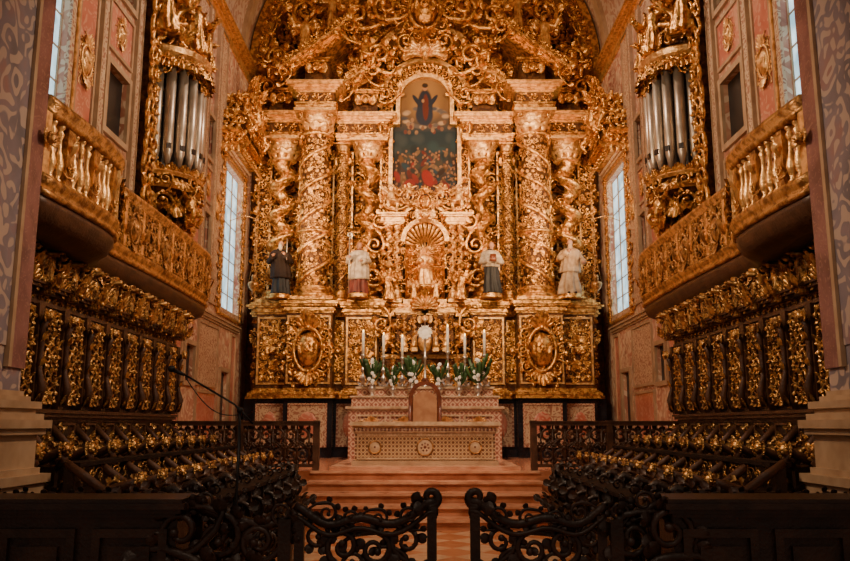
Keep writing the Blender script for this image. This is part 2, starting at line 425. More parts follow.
REDW=simple('red_brown_wood',(.20,.05,.02),(.12,.03,.012),.3)
BLACK=simple('black_metal',(.012,.012,.012),None,.4)
def arab(name,bases,line,scale=1.5,freq=22,th=.55,rough=.5,amt=1.,nsc=.9):
    m,t,b=nt(name); tc=t.nodes.new('ShaderNodeTexCoord'); vec=tc.outputs['Object']
    base=ramp(t,noise(t,nsc,5,vec,.6),bases)
    vor=t.nodes.new('ShaderNodeTexVoronoi'); vor.feature='F1'; vor.inputs['Scale'].default_value=scale
    nz=t.nodes.new('ShaderNodeTexNoise'); nz.inputs['Scale'].default_value=scale*1.4; nz.inputs['Detail'].default_value=1; t.links.new(vec,nz.inputs['Vector'])
    va=t.nodes.new('ShaderNodeVectorMath'); va.operation='MULTIPLY_ADD'; va.inputs[1].default_value=(.8,.8,.8)
    t.links.new(nz.outputs['Color'],va.inputs[0]); t.links.new(vec,va.inputs[2]); t.links.new(va.outputs[0],vor.inputs['Vector'])
    s=math_(t,'SINE',math_(t,'MULTIPLY',vor.outputs['Distance'],freq))
    s2=math_(t,'MULTIPLY',s,math_(t,'SINE',math_(t,'MULTIPLY',noise(t,scale*2,1,vec),30)))
    mk=ramp(t,s2,[(th-.1,(0,0,0)),(th+.1,(amt,amt,amt))])
    t.links.new(mix(t,mk,base,line),b.inputs['Base Color']); b.inputs['Roughness'].default_value=rough
    return m
WALL=arab('painted_pink_marble',[(.3,(.34,.12,.08)),(.45,(.52,.23,.15)),(.55,(.60,.36,.23)),(.68,(.38,.15,.09))],(.74,.56,.39),1.3,18,.2,.45,.9,1.6)
PINK=arab('pink_marble_panel',[(.35,(.50,.13,.085)),(.55,(.60,.21,.14)),(.72,(.66,.34,.23))],(.72,.48,.34),1.6,22,.4,.3,.5,2.2)
CREAM=arab('cream_scroll_panel',[(.3,(.56,.38,.23)),(.7,(.68,.50,.33))],(.34,.13,.075),2.4,20,.2,.5,.9)
JAMB=arab('painted_grey_arabesque',[(.35,(.15,.13,.15)),(.55,(.25,.20,.23)),(.7,(.34,.17,.15))],(.54,.40,.32),1.5,14,.12,.5,.85,1.5)
STRIP=arab('plum_marble_strip',[(.35,(.15,.055,.05)),(.6,(.27,.11,.10))],(.36,.2,.16),3,24,.6,.4,.5,3)
VAULT=arab('painted_vault',[(.3,(.46,.34,.25)),(.6,(.60,.46,.35)),(.75,(.38,.27,.21))],(.38,.18,.12),1.2,16,.15,.6,.8)
STONE=simple('cream_stone',(.50,.34,.21),(.38,.24,.14),.45,0,4)
def floorm():
    m,t,b=nt('inlaid_marble_floor'); tc=t.nodes.new('ShaderNodeTexCoord'); vec=tc.outputs['Object']
    ck=t.nodes.new('ShaderNodeTexChecker'); ck.inputs['Scale'].default_value=1.9
    mp=t.nodes.new('ShaderNodeMapping'); mp.inputs['Rotation'].default_value=(0,0,pi/4); t.links.new(vec,mp.inputs[0]); t.links.new(mp.outputs[0],ck.inputs['Vector'])
    a=ramp(t,noise(t,3,5,vec,1),[(.35,(.5,.17,.07)),(.6,(.62,.26,.12))]); c=ramp(t,noise(t,4,5,vec,1),[(.35,(.62,.36,.2)),(.6,(.75,.5,.32))])
    t.links.new(mix(t,ck.outputs['Fac'],a,c),b.inputs['Base Color']); b.inputs['Roughness'].default_value=.18; return m
FLOOR=floorm()
STEP=simple('pink_step_marble',(.58,.25,.14),(.34,.11,.055),.2,0,2.5)
def frontal(name,k,a,c,d,m2=.5):
    m,t,b=nt(name); tc=t.nodes.new('ShaderNodeTexCoord'); sp=t.nodes.new('ShaderNodeSeparateXYZ'); t.links.new(tc.outputs['Object'],sp.inputs[0])
    sx=math_(t,'SINE',math_(t,'MULTIPLY',sp.outputs[0],k)); sz=math_(t,'SINE',math_(t,'MULTIPLY',sp.outputs[2],k))
    p=math_(t,'ABSOLUTE',math_(t,'ADD',sx,sz)); q=math_(t,'MULTIPLY',p,m2)
    t.links.new(ramp(t,q,[(.10,c),(.2,a),(.5,a),(.62,d),(.85,c)]),b.inputs['Base Color']); b.inputs['Roughness'].default_value=.35; return m
FRONT=frontal('inlaid_altar_frontal',42,(.66,.47,.27),(.16,.06,.025),(.40,.19,.06))
FRONT2=frontal('inlaid_pink_marble',30,(.62,.36,.24),(.30,.10,.06),(.7,.54,.38))
def glass():
    m,t,b=nt('daylit_glass'); c=ramp(t,noise(t,3,3),[(.35,(.22,.40,.50)),(.65,(.60,.82,.92))])
    t.links.new(c,b.inputs['Base Color']); t.links.new(c,b.inputs['Emission Color']); b.inputs['Emission Strength'].default_value=1.7; return m
GLASS=glass()
def flame():
    m,t,b=nt('candle_flame'); b.inputs['Emission Color'].default_value=(1,.6,.2,1); b.inputs['Emission Strength'].default_value=12; b.inputs['Base Color'].default_value=(1,.6,.2,1); return m
FLAME=flame()
W=5.2
# ------------------------------------------------------------ room shell
def wall_open(M,x0,x1,z0,z1,ya,yb,ops,mat=0):
    xs=sorted({x0,x1,*[o[0] for o in ops],*[o[1] for o in ops]}); zs=sorted({z0,z1,*[o[2] for o in ops],*[o[3] for o in ops]})
    for i in range(len(xs)-1):
        for j in range(len(zs)-1):
            cx=(xs[i]+xs[i+1])/2; cz=(zs[j]+zs[j+1])/2
            if any(o[0]<cx<o[1] and o[2]<cz<o[3] for o in ops): continue
            M.box(xs[i],xs[i+1],ya,yb,zs[j],zs[j+1],mat)
WIN=[(9.0,11.0,6.0,9.6),(20.2,22.2,4.6,8.4)]
DK=[(12.45,13.35,6.4,7.5),(12.5,13.4,8.9,10.2),(18.3,19.0,8.0,9.0),(18.3,19.0,5.6,6.6),(17.5,18.2,2.6,3.4),(20.6,21.4,.81,3.0)]
wid=1
for side,sn in ((1,'left'),(2,'right')):
    M=MB(); wall_open(M,8.08,24,0,12.02,W,W+.6,WIN+DK,0)
    for (a,b_,c,d,mt) in [(11.3,11.9,5.6,8.6,1),(11.3,11.9,8.9,11.6,1),(12.4,13.4,5.5,6.1,2),(12.4,13.4,7.8,8.6,1),(13.85,14.1,5.6,11.6,2),(16.7,18.1,4.4,8.0,1),(16.7,18.1,8.6,11.6,2),(18.3,19.0,6.9,7.7,1),(19.25,19.95,4.6,11.6,2),(16.0,17.2,1.0,4.0,1),(18.5,20.2,1.2,2.4,1),(18.5,20.2,2.6,4.0,2),(21.6,22.1,1.2,4.0,1),(22.45,22.9,4.5,8,2)]:
        M.box(a,b_,W-.02,W+.01,c,d,mt); frame(M,a-.05,b_+.05,c-.05,d+.05,W,.06,.05,3)
    for o in DK: frame(M,o[0]-.1,o[1]+.1,o[2]-.1,o[3]+.1,W,.1,.06,3); M.box(o[0],o[1],W+.08,W+.2,o[2],o[3],4)
    for x in (12.15,13.65,16.4,18.2,19.1): 
        M.box(x-.1,x+.1,W-.07,W,5.2,11.6,2); M.box(x-.13,x-.1,W-.09,W,5.2,11.6,3); M.box(x+.1,x+.13,W-.09,W,5.2,11.6,3)
        M.box(x-.16,x+.16,W-.12,W,5.1,5.35,3)
    for (x,z,s) in ((11.6,7.1,.5),(17.4,6.3,.7),(17.4,10,.7),(12.9,8.2,.35),(19.6,7,.4),(18.65,7.3,.35)):
        M.add(tf(CART,(x,W-.02,z),s,sy=.6),5)
    stack(M,8.3,23.7,W,W+.2,11.55,[(.08,.05),(.2,.03),(.06,.1),(.06,.2),(.05,.26)],5)
    stack(M,16.0,22.3,W,W+.2,4.12,[(.05,.04),(.08,.08),(.04,.12)],3)
    stack(M,15.6,22.3,W,W+.2,.81,[(.25,.06),(.04,.03)],3)
    M.build('wall_'+sn,[WALL,PINK,CREAM,STONE,BLACK,GOLDP],None,side)
    for o in WIN:
        g=group('window_%d'%wid); wid+=1
        M=MB(); M.box(o[0],o[1],W+.12,W+.14,o[2],o[3],0); M.build('glass_pane',[GLASS],g,side)
        M=MB()
        n=3; 
        for i in range(n+1):
            x=o[0]+(o[1]-o[0])*i/n; M.box(x-.015,x+.015,W+.09,W+.12,o[2],o[3])
        k=int((o[3]-o[2])/.45)
        for i in range(k+1):
            z=o[2]+(o[3]-o[2])*i/k; M.box(o[0],o[1],W+.1,W+.12,z-.01,z+.01)
        M.build('glazing_bars',[STONE],g,side)
        M=MB(); frame(M,o[0]-.14,o[1]+.14,o[2]-.14,o[3]+.14,W,.14,.05,0); frame(M,o[0]-.2,o[1]+.2,o[2]-.2,o[3]+.2,W,.05,.08,1)
        stack(M,o[0]-.1,o[1]+.1,W,W+.1,o[3]+.2,[(.06,.06),(.06,.12),(.05,.2)],0)
        M.build('moulded_surround',[CREAM,GOLDP],g,side)
M=MB(); M.box(-W-.6,W+.6,24,24.4,0,17.6,0); M.build('wall_back',[WALL])
M=MB(); a=np.linspace(0,pi,49)
S=[np.array([(W*math.cos(x),y,12+W*math.sin(x)) for y in np.linspace(8,24,9)]+[((W+.4)*math.cos(x),y,12+(W+.4)*math.sin(x)) for y in np.linspace(24,8,9)]) for x in a]
M.add(loft(S),0,True)
for y in (10,14,18,21.3):
    arch(M,0,12,W-.12,W+.05,y,y+.35,mat=1)
M.build('ceiling',[VAULT,STONE])
M=MB(); M.box(-9,9,-4,24,-.2,0,0); M.build('floor',[FLOOR])
M=MB(); M.box(-W,W,15.5,24,0.0,.81,0)
n=5
for i in range(n-1):
    y=15.5-(n-1-i)*.52; M.box(-2.1,2.1,y,15.5,i*.162+.0,(i+1)*.162-.04,0); M.box(-2.13,2.13,y-.04,15.5,(i+1)*.162-.04,(i+1)*.162,1)
M.box(-2.13,2.13,15.46,15.6,.77,.812,1)
M.box(-1.85,1.85,16.1,21.6,.81,.86,1)
M.build('altar_steps',[STEP,simple('pale_step_nosing',(.75,.42,.26),(.5,.22,.12),.2,0,3)])
for side,sn in ((1,'left'),(2,'right')):
    M=MB(); M.box(5.2,8.08,4.0,W+.9,0,10,0)
    M.box(7.78,8.09,3.97,4.02,2.2,10,1); M.box(5.3,7.72,3.985,4.02,2.4,10,0)
    M.box(7.72,7.78,3.95,4.02,2.2,10,2)
    stack(M,5.2,8.08,4.0,W+.4,0,[(1.1,.22),(.08,.26),(.06,.18),(.32,.14),(.06,.2),(.08,.24),(.06,.18),(.05,.12),(.07,.16),(.05,.08),(.05,.03)],2)
    M.build('arch_pier' if side==1 else 'arch_pier.001',[JAMB,STRIP,STONE],None,side)
# ------------------------------------------------------------ altarpiece
A=group('gilded_altarpiece')
YB=23.5
M=MB()   # half, mirrored  mats: 0 gold,1 ground,2 pale
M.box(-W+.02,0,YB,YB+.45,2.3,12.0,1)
M.box(-4.75,0,22.3,YB,2.35,4.95,1)
stack(M,-4.75,0,22.3,YB,2.35,[(.08,.12),(.08,.08),(.05,.03)],0)
stack(M,-4.75,0,22.3,YB,4.6,[(.06,.03),(.05,.08),(.1,.05),(.05,.12),(.06,.18)],0)
for xc,w,yf in ((-4.12,.46,21.95),(-3.1,.62,21.6),(-1.72,.46,21.95)):
    M.box(xc-w,xc+w,yf,22.4,2.35,4.95,1)
    stack(M,xc-w,xc+w,yf,22.5,2.35,[(.1,.1),(.06,.14),(.06,.07),(.05,.02)],0)
    stack(M,xc-w,xc+w,yf,22.5,4.62,[(.05,.03),(.05,.08),(.08,.05),(.05,.12),(.08,.17)],0)
    frame(M,xc-w+.04,xc+w-.04,2.72,4.54,yf,.05,.05,2)
    if w>.5: M.add(tf(CART,(xc,yf-.02,3.62),1.15,sx=.85),0); relief(M,xc-w+.12,xc+w-.12,2.8,4.5,yf,.24,0)
    else: panel(M,xc,3.62,w*1.7,1.6,yf,0,CHER); relief(M,xc-w+.1,xc+w-.1,2.8,4.5,yf+.02,.2,0,depth=.5)
panel(M,-2.4,3.65,.8,1.5,22.3,0,CHER); frame(M,-2.78,-2.24,2.75,4.5,22.3,.05,.05,2)
relief(M,-2.8,-2.2,2.7,4.5,22.3,.25,0)
relief(M,-4.75,-4.5,2.7,4.5,22.3,.25,0)
relief(M,-1.3,0,2.6,4.5,22.28,.3,0)
for xc,w in ((-4.72,.2),(-3.58,.14),(-2.42,.30),(-1.08,.16)):
    M.box(xc-w,xc+w,YB-.35,YB,4.95,9.7,1); 
    relief(M,xc-w,xc+w,5.2,9.6,YB-.37,.24,0); frame(M,xc-w,xc+w,5.05,9.65,YB-.35,.05,.06,2)
    M.add(tf(CHER,(xc,YB-.45,9.3),w*1.6 if w<.25 else .45),0)
relief(M,-5.1,-1.0,5.0,9.8,YB,.42,0)
column(M,-4.1,22.65,4.98,9.8,.42,True,0,2,4.5,0)
column(M,-3.1,22.2,4.98,10.45,.46,False,0,2,2.6,1)
column(M,-1.66,22.75,5.0,9.8,.37,True,0,2,-4.5,0)
column(M,-2.42,22.95,5.0,9.8,.19,False,0,2,3,1)
def entab(x0,x1,yf,z):
    z2=stack(M,x0,x1,yf,YB,z,[(.08,.02),(.08,.05),(.05,.08)],0)
    M.box(x0,x1,yf,YB,z2,z2+.3,1); frieze(M,x0,x1,z2+.15,yf,.26,0); z2+=.3
    z2=stack(M,x0,x1,yf,YB,z2,[(.05,.04),(.06,.10),(.05,.18),(.07,.26),(.04,.3)],2)
    return z2
entab(-W+.35,-3.65,22.45,9.8); entab(-2.55,-1.12,22.55,9.8); entab(-3.62,-2.58,21.8,10.45)
for xc,yf,z in ((-4.2,22.5,10.75),(-3.1,21.85,11.4),(-1.75,22.6,10.75)):
    M.box(xc-.35,xc+.35,yf+.1,YB,z,z+.55,1); M.add(tf(CHER,(xc,yf+.05,z+.3),.55),0); stack(M,xc-.35,xc+.35,yf+.1,YB,z+.55,[(.05,.05),(.06,.12)],0)
for (x0,z0,x1,z1,yf) in ((-4.0,11.45,-2.25,12.75,21.85),(-2.3,11.3,-1.6,11.75,22.6)):
    for o,t,p in ((0,.08,.0),(.08,.07,.1),(.15,.07,.2),(.22,.04,.26)):
        dx=-(z1-z0); dz=(x1-x0); l=math.hypot(dx,dz); nx,nz=dx/l,dz/l
        S=[np.array([(X+nx*q,Y,Z+nz*q) for (q,Y) in ((o,yf-p),(o+t,yf-p),(o+t,YB),(o,YB))]) for X,Z in ((x0,z0),(x1,z1))]
        M.add(loft(S),2 if p==.26 else 0,False)
    for q in np.linspace(.06,.94,9): M.add(tf(LEAF,(x0+(x1-x0)*q,yf-.16,z0+(z1-z0)*q+.02),.2,rot=pi+.6,sy=.8),0); M.add(tf(CURL,(x0+(x1-x0)*q,yf-.22,z0+(z1-z0)*q+.36),.2,rot=q*9),0)
    M.add(tf(CURL,(x1+.05,yf-.1,z1+.15),.55,rot=-.6,sx=-1,sy=1.5),0)
    M.add(tf(CURL,(x0,yf-.1,z0+.1),.45,rot=.8,sx=1,sy=1.5),0)
for (x,z,s,y) in ((-1.35,12.35,.8,22.5),(-2.0,13.5,.8,22.3),(-4.3,12.3,.75,22.5),(-1.15,13.7,.8,22.2),(-3.5,13.6,.8,22.3),(-.55,12.75,.6,22.4),(-4.6,11.4,.6,22.6)):
    M.add(tf(CURL,(x,y,z),s,rot=rng.uniform(-.5,.5),sx=-1,sy=1.8),0)
for g,x,y,z,s,yw in ((ANG,-3.45,21.9,12.1,1.25,.1),(PUT0,-1.75,22.3,11.9,1.1,.2),(PUT1,-4.3,22.2,11.4,1.1,-.2),(PUT1,-2.2,22.1,12.9,1.1,.3),(PUT0,-1.0,22.2,13.2,.95,-.2),(PUT1,-1.1,22.5,12.0,.8,.2),(ANG,-2.75,22.4,13.2,1.1,.2)):
    M.add(tf(g,(x,y,z),s,yaw=yw),2 if g is ANG else 0)
relief(M,-5.05,-1.2,10.5,12.2,YB,.5,0)
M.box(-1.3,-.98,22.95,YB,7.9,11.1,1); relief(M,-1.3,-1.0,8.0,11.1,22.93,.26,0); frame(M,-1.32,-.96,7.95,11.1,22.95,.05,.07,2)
M.add(tf(PUT1,(-1.25,22.6,9.9),.9,yaw=.3),0); M.add(tf(CURL,(-1.2,22.85,11.3),.6,rot=1,sx=-1,sy=1.4),0)
for x,r_ in ((-1.02,.11),(-.78,.1)):
    column(M,x,22.25,4.98,7.2,r_,True,2,0,6)
M.box(-1.2,-.62,22.45,YB,4.95,7.6,1); relief(M,-1.2,-.62,5,7.5,22.43,.24,0)
stack(M,-1.2,-.62,22.1,YB,7.2,[(.05,.02),(.05,.06),(.1,.03),(.05,.1),(.05,.16)],2)
M.box(-1.35,0,22.2,YB,4.6,4.97,0)
for (x,z,s,rt) in ((-1.25,7.3,.5,1.2),(-1.4,6.6,.55,2.2),(-1.45,5.7,.6,1.0),(-.95,7.85,.5,.3),(-.55,8.0,.4,0)):
    M.add(tf(CURL,(x,22.2,z),s,rot=rt,sx=-1,sy=1.5),0)
M.add(tf(PUT0,(-.95,22.0,7.5),.85,yaw=.2),2); M.add(tf(PUT1,(-.45,22.1,7.85),.55,yaw=.2),2)
M.add(tf(ANG,(-.98,21.8,5.0),.8,yaw=.2),0)
M.add(tf(ANG,(-.3,22.1,5.08),.5,yaw=.2),2)
M.box(-1.05,0,21.7,22.4,2.35,3.5,1); M.box(-.75,0,21.5,22.4,3.5,4.6,1)
stack(M,-1.05,.0,21.7,22.4,3.4,[(.05,.03),(.06,.08)],2); stack(M,-.75,.0,21.5,22.4,4.55,[(.05,.03),(.06,.08),(.08,.04)],2)
panel(M,-.72,2.95,.55,.75,21.7,0); relief(M,-.75,-.3,3.6,4.5,21.5,.22,0)
column(M,-.85,21.45,2.4,3.4,.07,True,2,2,4); column(M,-.55,21.3,3.55,4.55,.07,True,2,2,4); column(M,-.28,21.25,3.55,4.55,.06,True,2,2,4)
M.add(tf(PUT0,(-1.0,21.5,3.5),.75,yaw=.3),0)
M.add(tf(CURL,(-1.15,21.6,4.3),.5,rot=2,sx=-1,sy=1.5),0)
M.mirror()
arch(M,0,12,.02,W-.03,YB,YB+.4,mat=1)
for R0,R1,yf,mt in ((4.75,5.12,22.6,2),(4.95,5.15,22.3,0),(3.3,3.5,22.9,2),(1.45,1.65,22.7,2)):
    arch(M,0,12,R0,R1,yf,YB,mat=mt)
archstamps(M,0,12,4.85,22.5,.42,30,CURL); archstamps(M,0,12,3.4,22.85,.34,24,PAL); archstamps(M,0,12,4.2,23.2,.5,22,CURL)
for R in (.6,1.05,1.9,2.4,2.9,3.8,4.5):
    archstamps(M,0,12,R,YB-.1,.5,max(4,int(R*7)),rng.choice((CURL,CURL,PAL)))
archstamps(M,0,12,2.2,YB-.4,.6,12,CHER)
arch(M,0,11.15,.74,.86,22.8,YB,mat=2); arch(M,0,11.15,.86,1.25,22.95,YB,mat=1); arch(M,0,11.15,1.22,1.34,22.75,YB,mat=2)
archstamps(M,0,11.15,1.04,22.9,.26,15,CURL)
for sx in(-1,1):
    x0,x1=sorted((sx*.74,sx*.86)); M.box(x0,x1,22.8,YB,10.4,11.15,2)
    x0,x1=sorted((sx*.95,sx*1.06)); M.box(x0,x1,22.75,YB,8.0,10.45,2)
    x0,x1=sorted((sx*.74,sx*1.06)); M.box(x0,x1,22.75,YB,10.38,10.48,2)
M.box(-1.06,1.06,22.75,YB,7.96,8.08,2)
M.add(tf(SHELL,(0,22.5,12.35),.6,sy=2.5),2); M.add(tf(CART,(0,22.2,13.6),1.2,sy=1.8),0); M.add(tf(CHER,(0,22.4,12.55),.8),2)
M.add(tf(PAL,(0,22.2,14.3),.9,sy=1.5),0)
nr=.56; nz=6.75
SS=[]
for z in np.linspace(5.0,nz,10):
    a=np.linspace(0,pi,17); SS.append(np.stack([nr*np.cos(a),22.45+nr*np.sin(a),np.full(17,z)],1))
M.add((np.concatenate(SS),gridq(10,17),E3),0)
SS=[]
for p in np.linspace(0,pi/2,9):
    a=np.linspace(0,pi,45); rr=nr*math.cos(p)
    SS.append(np.stack([rr*np.cos(a),22.45+rr*np.sin(a),nz+nr*math.sin(p)+0*a],1))
M.add((np.concatenate(SS),gridq(9,45),E3),1)
for i in range(13):
    a=pi*i/12; M.add(tube([(nr*.2*math.cos(a),22.95,nz+.02+nr*.2*math.sin(a)),(nr*.65*math.cos(a),22.8,nz+nr*.65*math.sin(a)),(nr*.98*math.cos(a),22.45,nz+nr*.98*math.sin(a))],[.02,.04,.06],6),2)
arch(M,0,nz,nr,nr+.12,22.3,22.9,mat=2); arch(M,0,nz,nr+.1,nr+.5,22.45,YB,mat=1); arch(M,0,nz,nr+.42,nr+.52,22.25,YB,mat=2)
archstamps(M,0,nz,nr+.27,22.42,.24,13,CURL)
M.add(tf(CHER,(0,22.1,7.45),.5),2); M.add(tf(CART,(0,22.2,7.85),.5,sy=1.5),0)
M.box(-.6,.6,22.3,23,4.95,5.1,2)
M.add(tf(full(robed(1,8,sit=True)),(0,22.6,5.5),1.1),2)
M.add(lathe([(.3,0),(.33,.05),(.22,.1),(.2,.25),(.32,.33),(.34,.41)],16,(0,22.6,5.1),),0)
for sx in(-1,1):
    for z in (5.4,5.8,6.2,6.6): M.add(tf(CURL,(sx*.42,22.75,z),.24,rot=z*3,sx=sx),0)
for i in range(24):
    a=i*2*pi/24; M.add(tube([(0,22.85,6.5),(.42*math.cos(a),22.85,6.5+.42*math.sin(a))],[.02,.008],4),2)
arch(M,0,3.95,.2,.26,21.38,21.6,mat=2); M.add(sphere((0,21.5,3.85),(.2,.08,.3),14,9),2)
M.add(tf(CHER,(0,21.4,4.4),.35),2); M.add(tf(SHELL,(0,21.4,4.7),.32,sy=2),2); M.add(tf(PAL,(0,21.6,4.72),.6,sy=1.5),0)
panel(M,0,2.95,.8,.8,21.69,0,CART)
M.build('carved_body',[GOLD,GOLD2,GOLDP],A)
M=MB(); M.box(-4.9,-1.2,22.2,YB,.81,2.35,0); M.box(-3.75,-2.45,21.7,22.3,.81,2.35,0); M.box(-4.6,-3.72,22.0,22.3,.81,2.35,0)
stack(M,-4.9,-1.2,22.15,YB,.81,[(.16,.08),(.04,.04)],0)
for xc,w,yf in ((-4.15,.34,22.0),(-3.1,.48,21.7),(-2.05,.3,22.2)):
    M.box(xc-w,xc+w,yf-.03,yf,1.12,2.18,1); frame(M,xc-w-.04,xc+w+.04,1.08,2.22,yf,.05,.06,2)
    M.add(tf(sphere((0,0,0),(w*.55,.03,.35),20,7),(xc,yf-.03,1.65)),3)
M.mirror(); M.build('marble_base',[DARKM,CREAM,FRONT2,PINK],A)
# ------------------------------------------------------------ oil painting
nx_,nz_=95,190
xs=np.linspace(-.95,.95,nx_+1); zs=np.linspace(8.06,12.0,nz_+1)
X,Z=np.meshgrid(xs,zs); C=np.zeros((nz_+1,nx_+1,3))
def lerp(a,b,t): return np.array(a)*(1-t)+np.array(b)*t
tt=np.clip((Z-8.06)/3.94,0,1)[...,None]
C[:]=(.010,.022,.032); C=np.where(tt>.55,lerp((.015,.025,.035),(.17,.085,.03),np.clip((tt-.55)/.2,0,1)),C)
C=np.where(tt<.45,lerp((.05,.012,.006),(.012,.024,.03),np.clip(tt/.45,0,1)),C)
def blob(cx,cz,rx,rz,col,soft=.25,rot=0):
    global C
    c,s=math.cos(rot),math.sin(rot); dx=X-cx; dz=Z-cz; u=(dx*c+dz*s)/rx; v=(-dx*s+dz*c)/rz
    k=np.clip((1-(u*u+v*v))/soft,0,1)[...,None]; C=C*(1-k)+np.array(col)*.75*k
pr=random.Random(4)
blob(0,11.25,.6,.8,(.42,.22,.07),1.2)
for i in range(44): 
    a=pr.uniform(0,6.28); blob(.62*math.cos(a),10.68+.30*math.sin(a),.13,.08,pr.choice([(.25,.14,.08),(.12,.10,.10),(.5,.33,.2),(.07,.07,.09)]),.8)
blob(0,11.0,.25,.62,(.015,.018,.035),.3); blob(-.02,10.75,.28,.36,(.02,.025,.05),.3); blob(0.02,11.0,.10,.45,(.12,.02,.012),.3); blob(0,11.62,.08,.11,(.42,.2,.1),.3); blob(0,11.69,.1,.08,(.03,.015,.008),.3)
blob(-.24,11.2,.07,.25,(.015,.02,.04),.3,.6); blob(.24,11.2,.07,.25,(.015,.02,.04),.3,-.6); blob(-.06,11.2,.05,.06,(.4,.2,.1),.3)
for i in range(18): blob(pr.uniform(-.75,.75),pr.uniform(10.2,10.6),.06,.08,pr.choice([(.32,.17,.09),(.2,.1,.06),(.14,.04,.03)]),.5)
for i in range(16): blob(pr.uniform(-.9,.9),pr.uniform(9.3,10.1),pr.uniform(.1,.25),pr.uniform(.1,.25),pr.choice([(.02,.05,.065),(.01,.018,.025),(.035,.05,.06)]),.9)
for i in range(110):
    x=pr.uniform(-.92,.92); z=8.15+1.35*(1-i/110.)+pr.uniform(-.08,.08); k=pr.uniform(.6,1.1)
    col=pr.choice([(.26,.02,.012),(.12,.015,.01),(.015,.04,.065),(.14,.06,.02),(.03,.012,.008),(.02,.02,.02),(.05,.04,.03),(.18,.10,.05)])
    blob(x,z,.09*k,.2*k,col,.5,pr.uniform(-.9,.9)); blob(x+pr.uniform(-.05,.05),z+.19*k,.032,.042,(.30,.14,.075),.4)
    if i%3==0: blob(x+pr.uniform(-.12,.12),z+.06,.09,.022,(.26,.12,.06),.4,pr.uniform(-1,1))
blob(.08,8.8,.17,.3,(.38,.018,.01),.4,.4); blob(-.45,8.6,.18,.2,(.30,.02,.012),.4,-.6); blob(.55,8.5,.2,.14,(.26,.02,.01),.4,.5)
keep=[]
ids=np.arange((nz_+1)*(nx_+1)).reshape(nz_+1,nx_+1)
for j in range(nz_):
    for i in range(nx_):
        x=(xs[i]+xs[i+1])/2; z=(zs[j]+zs[j+1])/2
        if z<10.42 or (z<=11.15 and abs(x)<.76) or (z>11.15 and x*x+(z-11.15)**2<.76**2): keep.append((ids[j,i],ids[j,i+1],ids[j+1,i+1],ids[j+1,i]))
M=MB(); M.add((np.stack([X,np.full_like(X,22.98),Z],2).reshape(-1,3),np.array(keep),E3),0)
pm,t,b=nt('oil_paint_canvas'); at=t.nodes.new('ShaderNodeVertexColor'); at.layer_name='paint'; t.links.new(at.outputs[0],b.inputs['Base Color']); b.inputs['Roughness'].default_value=.55; b.inputs['Specular IOR Level'].default_value=.25
po=M.build('altarpiece_oil_painting',[pm])
ca=po.data.color_attributes.new('paint','FLOAT_COLOR','POINT')
if len(po.data.vertices)==C.shape[0]*C.shape[1]:
    ca.data.foreach_set('color',np.concatenate([C,np.ones(C.shape[:2]+(1,))],2).astype(np.float32).ravel())
# ------------------------------------------------------------ saints
def statue(name,x,y,z,h,seed,robe,cape,**k):
    g=group(name); p=robed(h,seed,cape=cape is not None,**k)
    for part,mt in (('robe',robe),('cape',cape),('hands',SKIN),('feet',BROWNR),('head',SKIN),('hair',HAIRM)):
        if p[part] is None: continue
        M=MB(); M.add(tf(p[part],(x,y,z))); M.build(part,[mt],g)
    M=MB(); M.add(lathe([(h*.2,-.12),(h*.22,-.1),(h*.19,-.06),(h*.2,-.02),(h*.2,.012)],20,(x,y,z))); M.build('pedestal',[GOLD],g)
    return g
def extra(g,geo,mt,nm):
    M=MB(); M.add(geo); M.build(nm,[mt],g)
ZS=5.12
g=statue('friar_statue',-3.95,21.75,ZS,1.5,1,BLACKR,BROWNR,capez=.3,elb=((-.2,-.05,.6),(.21,-.05,.6)),wr=((-.1,-.22,.68),(.12,-.24,.7)))
extra(g,tube([(-3.72,21.4,ZS+.9),(-3.72,21.4,ZS+1.5)],.015,6),SILV,'staff')
extra(g,sphere((-3.93,21.6,ZS+1.3),(.06,.06,.1),10,7),WHITER,'beard')
g=statue('bishop_statue',-1.8,21.65,ZS,1.45,2,REDR,WHITER,capez=.28,elb=((-.2,-.05,.6),(.2,-.05,.62)),wr=((-.16,-.22,.66),(.08,-.22,.6)))
extra(g,join(tube([(-2.03,21.32,ZS),(-2.03,21.32,ZS+1.5)],.015,6),tf(spiral(1.2,.5,.1,18,.1,6,False),(-2.03,21.34,ZS+1.57),.18)),SILV,'crozier')
g=statue('monk_statue',1.8,21.65,ZS,1.45,4,BLACKR,WHITER,capez=.52,elb=((-.2,-.05,.6),(.2,-.05,.6)),wr=((-.04,-.22,.62),(.06,-.22,.62)))
extra(g,box(1.74,1.9,21.24,21.3,ZS+.84,ZS+1.04),REDW,'book')
g=statue('prophet_statue',3.95,21.75,ZS,1.55,6,CREAMR,CREAMR,capez=.4,elb=((-.2,-.05,.64),(.23,-.03,.62)),wr=((-.06,-.2,.74),(.2,-.2,.56)),hem=.2)
extra(g,sphere((3.96,21.66,ZS+1.3),(.07,.07,.13),10,7),CREAMR,'beard')
